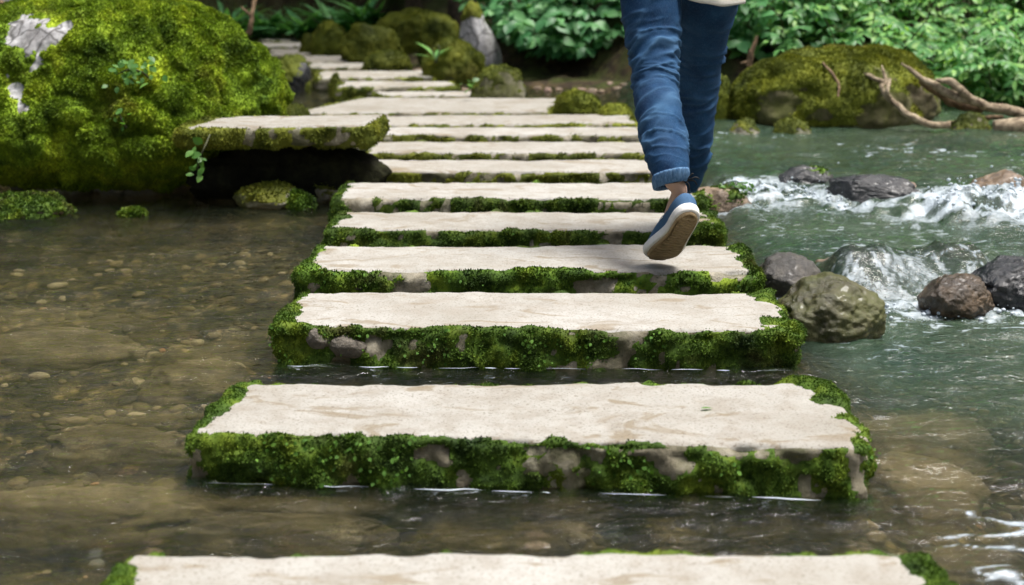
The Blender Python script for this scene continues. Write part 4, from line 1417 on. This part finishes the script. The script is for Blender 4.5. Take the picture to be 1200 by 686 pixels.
M_HAIR = mat_plain('dark_hair', (0.03, 0.02, 0.013), 0.5, 0.3, 90, 0.5, 0.004, 0.4)
M_LINER = mat_plain('shoe_liner', (0.30, 0.31, 0.33), 0.9)

person = empty('person', 'person in blue rolled jeans and blue slip on shoes walking away over the steps', 'person')


def leg_loft(rows, nseg, nrow, seed, folds):
    """rows: (centre, half width, half depth); returns a fine folded sleeve of cloth"""
    c = spline([np.r_[r[0], r[1], r[2]] for r in rows], nrow)
    cen, rw, rd = c[:, :3], c[:, 3], c[:, 4]
    t = norm(np.gradient(cen, axis=0))
    sx = norm(np.array([1.0, 0, 0]) - t * t[:, :1])
    fy = np.cross(t, sx)
    th = np.linspace(0, 2 * math.pi, nseg, endpoint=False)
    V = cen[:, None] + sx[:, None] * (rw[:, None] * np.cos(th))[..., None] + fy[:, None] * (rd[:, None] * np.sin(th))[..., None]
    n = norm(V - cen[:, None])
    arc = np.r_[0, np.cumsum(np.linalg.norm(np.diff(cen, axis=0), axis=1))]
    A = np.repeat(arc[:, None], nseg, 1)
    TH = np.repeat(th[None], nrow, 0)
    p = np.c_[(np.cos(TH) * 0.07).ravel(), (np.sin(TH) * 0.07).ravel(), A.ravel()]
    disp = 0.0035 * fbm(p * np.array([1, 1, 1.0]), 16, 3, seed)
    fade = np.zeros(p.shape[0])
    for (s0, wid, amp, freq, slant) in folds:
        g = np.exp(-((A.ravel() - s0) / wid) ** 2)
        qz = A.ravel() + slant * 0.6 * p[:, 0] + 0.010 * fbm(p, 14, 2, seed + 5)
        qq = np.c_[p[:, 0] * 7, p[:, 1] * 7, qz * freq]
        wv = (1 - np.abs(np.clip(fbm(qq, 1.0, 2, seed + int(s0 * 100)), -1, 1))) ** 4.5
        disp = disp + amp * 1.35 * (wv - 0.25) * g
        fade = fade + g * wv * 0.42
    V = V + n * disp.reshape(nrow, nseg)[..., None]
    fade = np.clip(fade + 0.16 * sstep(0.0, 0.9, fbm(p, 5, 3, seed + 3)), 0, 0.6)
    seam = (np.minimum(np.abs(TH - math.pi), np.minimum(TH, 2 * math.pi - TH)) < 2 * math.pi / nseg * 0.9).astype(float).ravel() * 0.8
    i = np.arange(nrow * nseg).reshape(nrow, nseg)
    j = np.roll(i, -1, axis=1)
    Q = np.stack([i[:-1], j[:-1], j[1:], i[1:]], -1).reshape(-1, 4)
    return V.reshape(-1, 3), Q, fade, seam, cen, sx, fy, rw, rd


def pxr(px0, px1, py, y):
    """centre and half width of something spanning px0..px1 at row py, distance y"""
    a, b = P(px0, py, y), P(px1, py, y)
    return (a + b) / 2, (b[0] - a[0]) / 2


def leg_rows(spec):
    out = []
    for px0, px1, py, y, dep in spec:
        c_, r_ = pxr(px0, px1, py, y)
        out.append((c_, r_, r_ * dep))
    return out


LEFT = leg_rows([(722, 804, -32, 4.80, 1.05), (725, 800, 0, 4.77, 1.03), (732, 798, 38, 4.74, 1.02), (739, 795, 72, 4.69, 1.05), (742, 795, 100, 4.65, 1.05), (745, 798, 130, 4.58, 1.12),
                 (750, 803, 155, 4.52, 1.1), (757, 807, 182, 4.455, 1.0), (762, 808, 199, 4.42, 1.0), (766, 806, 210, 4.40, 1.0)])
RIGHT = leg_rows([(790, 872, -32, 4.92, 1.0), (790, 864, 0, 4.96, 1.0), (791, 855, 38, 5.02, 1.0), (790, 846, 75, 5.08, 1.0), (789, 843, 105, 5.11, 1.02), (788, 838, 135, 5.13, 1.12),
                  (788, 836, 160, 5.15, 1.12), (790, 832, 185, 5.17, 1.02), (790, 823, 208, 5.19, 1.0), (789, 816, 220, 5.20, 1.0)])
jeans = Acc()
fades, seams = [], []
for rows, sd, folds in ((LEFT, 3, [(0.27, 0.075, 0.011, 34, 0.5), (0.37, 0.04, 0.008, 38, -0.4), (0.10, 0.10, 0.006, 20, 0.9), (0.50, 0.08, 0.004, 22, 0.6), (0.60, 0.06, 0.010, 34, -0.5)]),
                        (RIGHT, 8, [(0.30, 0.08, 0.010, 32, -0.5), (0.46, 0.05, 0.008, 32, 0.4), (0.12, 0.10, 0.006, 20, -0.8), (0.64, 0.07, 0.010, 32, 0.4)])):
    V, Q, fd_, se_, *_ = leg_loft(rows, 72, 190, sd, folds)
    jeans.add(V, Q)
    fades.append(fd_ * (1.0 if sd == 3 else 0.35))      # right leg gets less fade, painting its shade into the denim colour
    seams.append(se_)
# seat of the jeans joins the legs at the hips
hipL, hipR = LEFT[0][0], RIGHT[0][0]
hc = (hipL + hipR) / 2
hip_rows = [(hc + [0, 0, -0.07], 0.150, 0.105), (hc + [0, 0.0, 0.0], 0.175, 0.125), (hc + [0, 0, 0.10], 0.172, 0.118), (hc + [0, 0, 0.19], 0.140, 0.095)]
V, Q, fd_, se_, *_ = leg_loft(hip_rows, 72, 50, 4, [])
jeans.add(V, Q)
fades.append(fd_)
seams.append(se_ * 0)
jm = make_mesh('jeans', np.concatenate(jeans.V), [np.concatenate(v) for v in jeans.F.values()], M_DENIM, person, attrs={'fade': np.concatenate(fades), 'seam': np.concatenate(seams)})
# gathered, folded cuffs
mcf = NT('denim_cuff')
vv = mcf.coords()
ccf = mcf.ramp(mcf.noise(mcf.coords(scale=(3, 3, 1)), 60, 3, 0.7), [(0.35, (0.045, 0.11, 0.22)), (0.65, (0.12, 0.22, 0.36))])
M_CUFF = mcf.done(mcf.principled(ccf, 0.88, mcf.bump(mcf.noise(mcf.coords(scale=(3, 3, 0.6)), 90, 3), 0.5, 0.003), 0.15).outputs[0])
for rows, bend, lean in ((LEFT, 0.35, 0.38), (RIGHT, 0.2, 0.12)):
    c0, r0, d0 = rows[-2]
    c1, r1, d1 = rows[-1]
    ax = norm(c1 - c0)
    nseg = 80
    th = np.linspace(0, 2 * math.pi, nseg, endpoint=False)
    prof = [(-0.027, -0.006), (-0.026, 0.002), (-0.019, 0.004), (-0.006, 0.004), (0.008, 0.001), (0.015, -0.002), (0.015, -0.006), (0.008, -0.009), (-0.02, -0.008)]
    VV = []
    for a, e in prof:
        pl = 0.0016 * np.sin(th * 24) + 0.001 * np.sin(th * 9 + 1)
        rr = (r1 + e) + pl
        tilt = -bend * r1 * np.cos(th)          # the hem runs up towards the inner ankle
        VV.append(np.c_[c1[0] + rr * np.cos(th), c1[1] + rr * np.sin(th), c1[2] - a - 0.006 + tilt * -0.6 - lean * rr * np.sin(th)])
    VV = np.concatenate(VV)
    i = np.arange(len(prof) * nseg).reshape(len(prof), nseg)
    j = np.roll(i, -1, axis=1)
    Q = np.stack([i[:-1], i[1:], j[1:], j[:-1]], -1).reshape(-1, 4)
    make_mesh('cuff', VV, [Q], M_CUFF, person)


# shoes, built toe along +x, sole down, then placed
def outline(n=96, grow=0.0):
    """closed plan of a sole: x from heel (0) to toe (0.262)"""
    Ls = 0.262
    t = np.linspace(0, 2 * math.pi, n, endpoint=False)
    u = (1 - np.cos(t)) / 2
    hw = np.interp(u, [0, .02, .06, .12, .25, .40, .55, .68, .80, .90, .96, .99, 1.0], [0, .015, .024, .030, .032, .031, .037, .044, .044, .036, .024, .012, 0.0])
    sg = np.where(t < math.pi, 1, -1)
    cx = np.interp(u, [0, 0.4, 0.7, 1.0], [0.0, -0.004, 0.003, 0.008])
    x = u * Ls
    y = sg * hw + cx
    if grow:
        x = (x - Ls / 2) * (1 + 2 * grow / Ls) + Ls / 2
        y = y * (1 + grow / 0.04)
    return np.c_[x, y]


def smooth_closed(p, it=3):
    for _ in range(it):
        p = 0.5 * p + 0.25 * (np.roll(p, 1, 0) + np.roll(p, -1, 0))
    return p


def shoe(mirror, place, label):
    n = 96
    o0 = smooth_closed(outline(n))
    root = bpy.data.objects.new('shoe', None)
    COL.objects.link(root)

    def ringmesh(rings, cap0=True, cap1=True):
        V = np.concatenate(rings)
        k = len(rings)
        i = np.arange(k * n).reshape(k, n)
        j = np.roll(i, -1, axis=1)
        fs = [np.stack([i[:-1], j[:-1], j[1:], i[1:]], -1).reshape(-1, 4)]
        if cap0 or cap1:
            ex = []
            tri = []
            for ok, r, flip in ((cap0, i[0], True), (cap1, i[-1], False)):
                if ok:
                    ex.append(V[r].mean(axis=0))
                    cidx = len(V) + len(ex) - 1
                    rr = np.roll(r, -1)
                    tri.append(np.stack([np.full(n, cidx), rr if flip else r, r if flip else rr], -1))
            V = np.r_[V, ex]
            fs.append(np.concatenate(tri))
        return V, fs

    def spring(x):                      # toe spring and a little heel lift
        return 0.016 * sstep(0.19, 0.27, x) + 0.003 * sstep(0.03, 0.0, x)

    def put(name, V, fs, mat):
        V = V.copy()
        V[:, 2] += spring(V[:, 0])
        if mirror:
            V[:, 1] *= -1
            fs = [f[:, ::-1] for f in fs]
        V = place(V)
        return make_mesh(name, V, fs, mat, root)

    def ring(g, z):
        p = smooth_closed(outline(n, g))
        return np.c_[p, np.full(n, z)]
    # white foxing band
    V, fs = ringmesh([ring(-0.004, 0.004), ring(0.0015, 0.005), ring(0.003, 0.010), ring(0.003, 0.024), ring(0.0015, 0.028), ring(-0.006, 0.028)], True, True)
    put('midsole', V, fs, M_RUBBER)
    # tan outsole with tread bars
    V, fs = ringmesh([ring(-0.0035, 0.006), ring(-0.0035, 0.0015), ring(-0.006, -0.0035), ring(-0.009, -0.0035), ring(-0.010, 0.0015)], False, True)
    bars = Acc()
    bars.add(V, *fs)
    for k in range(19):
        x0 = 0.020 + k * 0.0122
        hw = np.interp(x0 / 0.262, [0, .06, .12, .25, .40, .55, .68, .80, .90, 1.0], [.006, .020, .025, .027, .026, .032, .038, .038, .028, .01]) - 0.004
        cy = np.interp(x0 / 0.262, [0, 0.4, 0.7, 1.0], [0.0, -0.004, 0.003, 0.008])
        ys_ = np.linspace(-hw, hw, 9)
        wob = 0.006 * np.abs(np.sin(ys_ / max(hw, 1e-3) * math.pi * 1.0))
        t0 = np.c_[x0 + wob, ys_ + cy, np.full(9, -0.0045)]
        t1 = np.c_[x0 + wob + 0.0062, ys_ + cy, np.full(9, -0.0045)]
        b0, b1 = t0 + [-0.001, 0, 0.0075], t1 + [0.001, 0, 0.0075]
        Vb = np.concatenate([b0, t0, t1, b1])
        ii = np.arange(36).reshape(4, 9)
        bars.add(Vb, np.stack([ii[:-1, :-1], ii[:-1, 1:], ii[1:, 1:], ii[1:, :-1]], -1).reshape(-1, 4))
    put('outsole', np.concatenate(bars.V), [np.concatenate(v) for v in bars.F.values()], M_SOLE)
    # upper: from the welt up to the collar opening
    th = np.linspace(0, 2 * math.pi, n, endpoint=False)
    u = (1 - np.cos(th)) / 2
    sg = np.where(th < math.pi, 1, -1)
    opx = 0.012 + u * 0.125
    hwo = 0.030 * np.sqrt(np.clip(1 - (2 * u - 1) ** 2, 0, 1)) ** 0.8
    opening = np.c_[opx, sg * hwo * np.interp(u, [0, .5, 1], [1, 1, 0.85]), np.interp(u, [0, 0.15, 0.5, 1], [0.068, 0.063, 0.054, 0.076])]
    low = ring(-0.002, 0.022)
    rings = []
    for s_ in np.linspace(0, 1, 18):
        h = s_ ** 0.62
        r_ = low[:, :2] * (1 - s_) + opening[:, :2] * s_
        ctr = np.array([0.11, 0.0])
        r_ = r_ + (r_ - ctr) * (0.10 * math.sin(math.pi * s_)) * np.array([0.35, 1])
        rings.append(np.c_[r_, low[:, 2] * (1 - h) + opening[:, 2] * h])
    inner = opening.copy()
    inner[:, :2] = (inner[:, :2] - [0.075, 0]) * 0.90 + [0.075, 0]
    rings_in = [inner + [0, 0, 0.0005], inner - [0, 0, 0.02], np.c_[inner[:, :2], np.full(n, 0.032)]]
    V, fs = ringmesh(rings, False, False)
    up_o = put('upper', V, fs, [M_CANVAS, M_CANVAS_L])
    # the toe cap is a paler panel
    me = up_o.data
    Lloc = V[:, 0]
    for p_ in me.polygons:
        if np.mean(Lloc[list(p_.vertices)]) > 0.192:
            p_.material_index = 1
    V, fs = ringmesh([rings[-1]] + rings_in, False, True)
    put('lining', V, fs, M_LINER)
    # elastic side gore
    for sgn in (-1, 1):
        Vg_ = []
        for a_ in np.linspace(0.100, 0.122, 5):
            for s_ in np.linspace(0.62, 0.99, 6):
                k_ = int(np.argmin(np.abs(rings[int(s_ * 17)][: n // 2, 0] - a_))) if sgn > 0 else n // 2 + int(np.argmin(np.abs(rings[int(s_ * 17)][n // 2:, 0] - a_)))
                Vg_.append(rings[int(s_ * 17)][k_] + np.array([0, sgn * 0.0015, 0.001]))
        Vg_ = np.array(Vg_)
        put('gore', Vg_, [grid_faces(6, 5) if sgn > 0 else grid_faces(6, 5)[:, ::-1]], M_RUBBER)
    root.parent = person
    return root


def basis_place(heel, xdir, zdir, wide=1.0):
    x_ = norm(np.array(xdir, float))
    z_ = np.array(zdir, float)
    z_ = norm(z_ - x_ * (z_ @ x_))
    y_ = np.cross(z_, x_)
    R_ = np.stack([x_, y_, z_], 1)
    h_ = np.array(heel, float)
    return (lambda V: (V * np.array([wide ** 0.6, wide, wide ** 0.6])) @ R_.T + h_), R_, h_


toe = G(771, 311, ZT + 0.002)
xdir = np.array([-0.064, 0.178, -0.172])
soleN = np.array([0.10, -0.80, -0.60])          # outward from the sole, towards the viewer
xd = norm(xdir)
heelL = toe - xd * 0.262 * 1.22 ** 0.6
placeL, RL, HL = basis_place(heelL, xd, -soleN, 1.22)
shoe(False, placeL, None)
heelR = np.array([P(800, 250, 5.13)[0], 5.12, ZT + 0.003])
placeR, RR, HR = basis_place(heelR, (0.06, 1, 0), (0, 0, 1))
shoe(True, placeR, None)

# one continuous body under the clothes
ankL = placeL(np.array([[0.050, 0.0, 0.105]]))[0]
ballL = placeL(np.array([[0.19, 0.0, 0.035]]))[0]
hlL = placeL(np.array([[0.035, 0.0, 0.045]]))[0]
ankR = placeR(np.array([[0.050, 0.0, 0.105]]))[0]
ballR = placeR(np.array([[0.19, 0.0, 0.035]]))[0]
pel = hc + np.array([0, 0, 0.06])
cuffL = LEFT[-1][0]
cuffR = RIGHT[-1][0]
Bv, Be, Br = [], [], []


def bvert(p, r, par=None):
    Bv.append(tuple(float(v) for v in p))
    Br.append(r if isinstance(r, tuple) else (r, r))
    if par is not None:
        Be.append((par, len(Bv) - 1))
    return len(Bv) - 1


i_p = bvert(pel, (0.12, 0.09))
for rows, ank, ball, cuff in ((LEFT, ankL, ballL, cuffL), (RIGHT, ankR, ballR, cuffR)):
    a = bvert(rows[0][0], 0.065, i_p)
    a = bvert(rows[2][0], 0.058, a)
    a = bvert(rows[4][0], 0.045, a)
    a = bvert(rows[6][0], 0.042, a)
    a = bvert(cuff, 0.030, a)
    a = bvert(cuff * 0.35 + ank * 0.65, 0.027, a)
    a = bvert(ank, 0.027, a)
    a = bvert(ball, (0.032, 0.016), a)
i_c = bvert(pel + [0, 0.02, 0.22], (0.105, 0.08), i_p)
i_t = bvert(pel + [0, 0.03, 0.40], (0.125, 0.085), i_c)
i_n = bvert(pel + [0, 0.04, 0.535], 0.05, i_t)
i_h0 = bvert(pel + [0, 0.055, 0.60], 0.055, i_n)
i_h = bvert(pel + [0, 0.065, 0.68], (0.078, 0.092), i_h0)
i_h2 = bvert(pel + [0, 0.060, 0.76], (0.062, 0.075), i_h)
bvert(pel + [0, 0.165, 0.665], 0.012, i_h)
for sg in (-1, 1):
    sh = bvert(pel + [sg * 0.165, 0.03, 0.46], 0.045, i_t)
    el = bvert(pel + [sg * 0.215, 0.02, 0.20], 0.036, sh)
    wr = bvert(pel + [sg * 0.12, 0.235, 0.20], 0.024, el)
    pm = bvert(pel + [sg * 0.095, 0.295, 0.20], (0.034, 0.016), wr)
    for q_, (oy, ln) in enumerate(((-0.024, 0.062), (-0.008, 0.072), (0.008, 0.068), (0.024, 0.052))):
        k1 = bvert(pel + [sg * 0.085 , 0.335, 0.20 + oy], 0.0085, pm)
        k2 = bvert(pel + [sg * 0.070, 0.335 + ln * 0.5, 0.195 + oy], 0.008, k1)
        bvert(pel + [sg * 0.045, 0.335 + ln * 0.75, 0.19 + oy], 0.0065, k2)
    tb = bvert(pel + [sg * 0.075, 0.270, 0.225], 0.010, wr)
    bvert(pel + [sg * 0.050, 0.305, 0.238], 0.008, tb)
me = bpy.data.meshes.new('body')
me.from_pydata(Bv, Be, [])
body = bpy.data.objects.new('body', me)
COL.objects.link(body)
body.parent = person
sk = body.modifiers.new('skin', 'SKIN')
sk.use_smooth_shade = True
for i, r in enumerate(Br):
    me.skin_vertices[0].data[i].radius = r
me.skin_vertices[0].data[0].use_root = True
body.modifiers.new('round', 'SUBSURF').levels = 2
body.modifiers['round'].render_levels = 2
me.materials.append(M_SKIN)

# cream top, loose hem hanging lower at the right
rows = [(hc + [0.015, 0.0, -0.005], 0.190, 0.150), (hc + [0.01, 0.0, 0.10], 0.192, 0.145), (pel + [0, 0.015, 0.22], 0.165, 0.125), (pel + [0, 0.025, 0.40], 0.19, 0.125), (pel + [0, 0.03, 0.49], 0.15, 0.09), (pel + [0, 0.035, 0.53], 0.065, 0.062)]
V, Q, *_ = leg_loft(rows, 72, 90, 6, [(0.05, 0.1, 0.004, 40, 0.8)])
low_ = V[:, 2] < hc[2] + 0.10
xh = P(797, 0, 4.8)[0]
hem = 0.900 - 0.25 * np.clip(V[:, 0] - xh, -0.05, 0.12)
V[:, 2] += np.where(low_, (hem - (hc[2] - 0.005)) * sstep(hc[2] + 0.10, hc[2] - 0.004, V[:, 2]), 0)
sh_acc = Acc()
sh_acc.add(V, Q)
for sg in (-1, 1):
    Vt, Qt, Tt = tube([pel + [sg * 0.13, 0.03, 0.475], pel + [sg * 0.185, 0.03, 0.40], pel + [sg * 0.217, 0.02, 0.20], pel + [sg * 0.17, 0.12, 0.185], pel + [sg * 0.125, 0.225, 0.20]], [0.05, 0.062, 0.052, 0.045, 0.036], 50, 24, 0.006, 3)
    sh_acc.add(Vt, Qt)
shirt = sh_acc.build('shirt', M_SHIRT, person)
sol = shirt.modifiers.new('thick', 'SOLIDIFY')
sol.thickness = 0.006
sol.offset = 1
# hair
V, T = rock_shape(tuple(pel + np.array([0, 0.045, 0.715])), (0.092, 0.105, 0.11), 9, 5, 0.04)
hair = Acc()
cut = T[(V[T][:, :, 1].mean(axis=1) < pel[1] + 0.09) | (V[T][:, :, 2].mean(axis=1) > pel[2] + 0.745)]
hair.add(V, cut)
hair.add(*tube([pel + [0, -0.045, 0.73], pel + [0, -0.095, 0.68], pel + [0, -0.09, 0.55], pel + [0, -0.085, 0.44]], [0.02, 0.035, 0.034, 0.008], 40, 14, 0.006, 4))
hair.build('hair', M_HAIR, person)
# black cord tied round the ankle with a small bow
th = np.linspace(0, 2 * math.pi, 15)
ak = cuffL * 0.75 + ankL * 0.25
cord = Acc()
cp = np.c_[ak[0] + 0.036 * np.cos(th), ak[1] + 0.036 * np.sin(th), ak[2] + 0.004 + 0.006 * np.cos(th)]
cord.add(*tube(cp, [0.0022] * 15, 50, 6))
kn = ak + np.array([0.036, -0.012, 0.004])
for e in ([0.022, -0.004, 0.022], [0.034, 0.0, -0.012], [0.010, -0.006, -0.035], [0.040, -0.004, 0.006]):
    e = np.array(e)
    cord.add(*tube([kn, kn + e * 0.6 + [0.004, 0, 0.008], kn + e], [0.0026, 0.0024, 0.0016], 14, 6))
cord.add(*tube([kn - [0.004, 0, 0], kn, kn + [0.005, 0, 0]], [0.003, 0.006, 0.003], 8, 8))
cord.build('ankle_cord', M_CORD, person)
set_base(person, (float(hc[0]), float(heelR[1]), ZT))
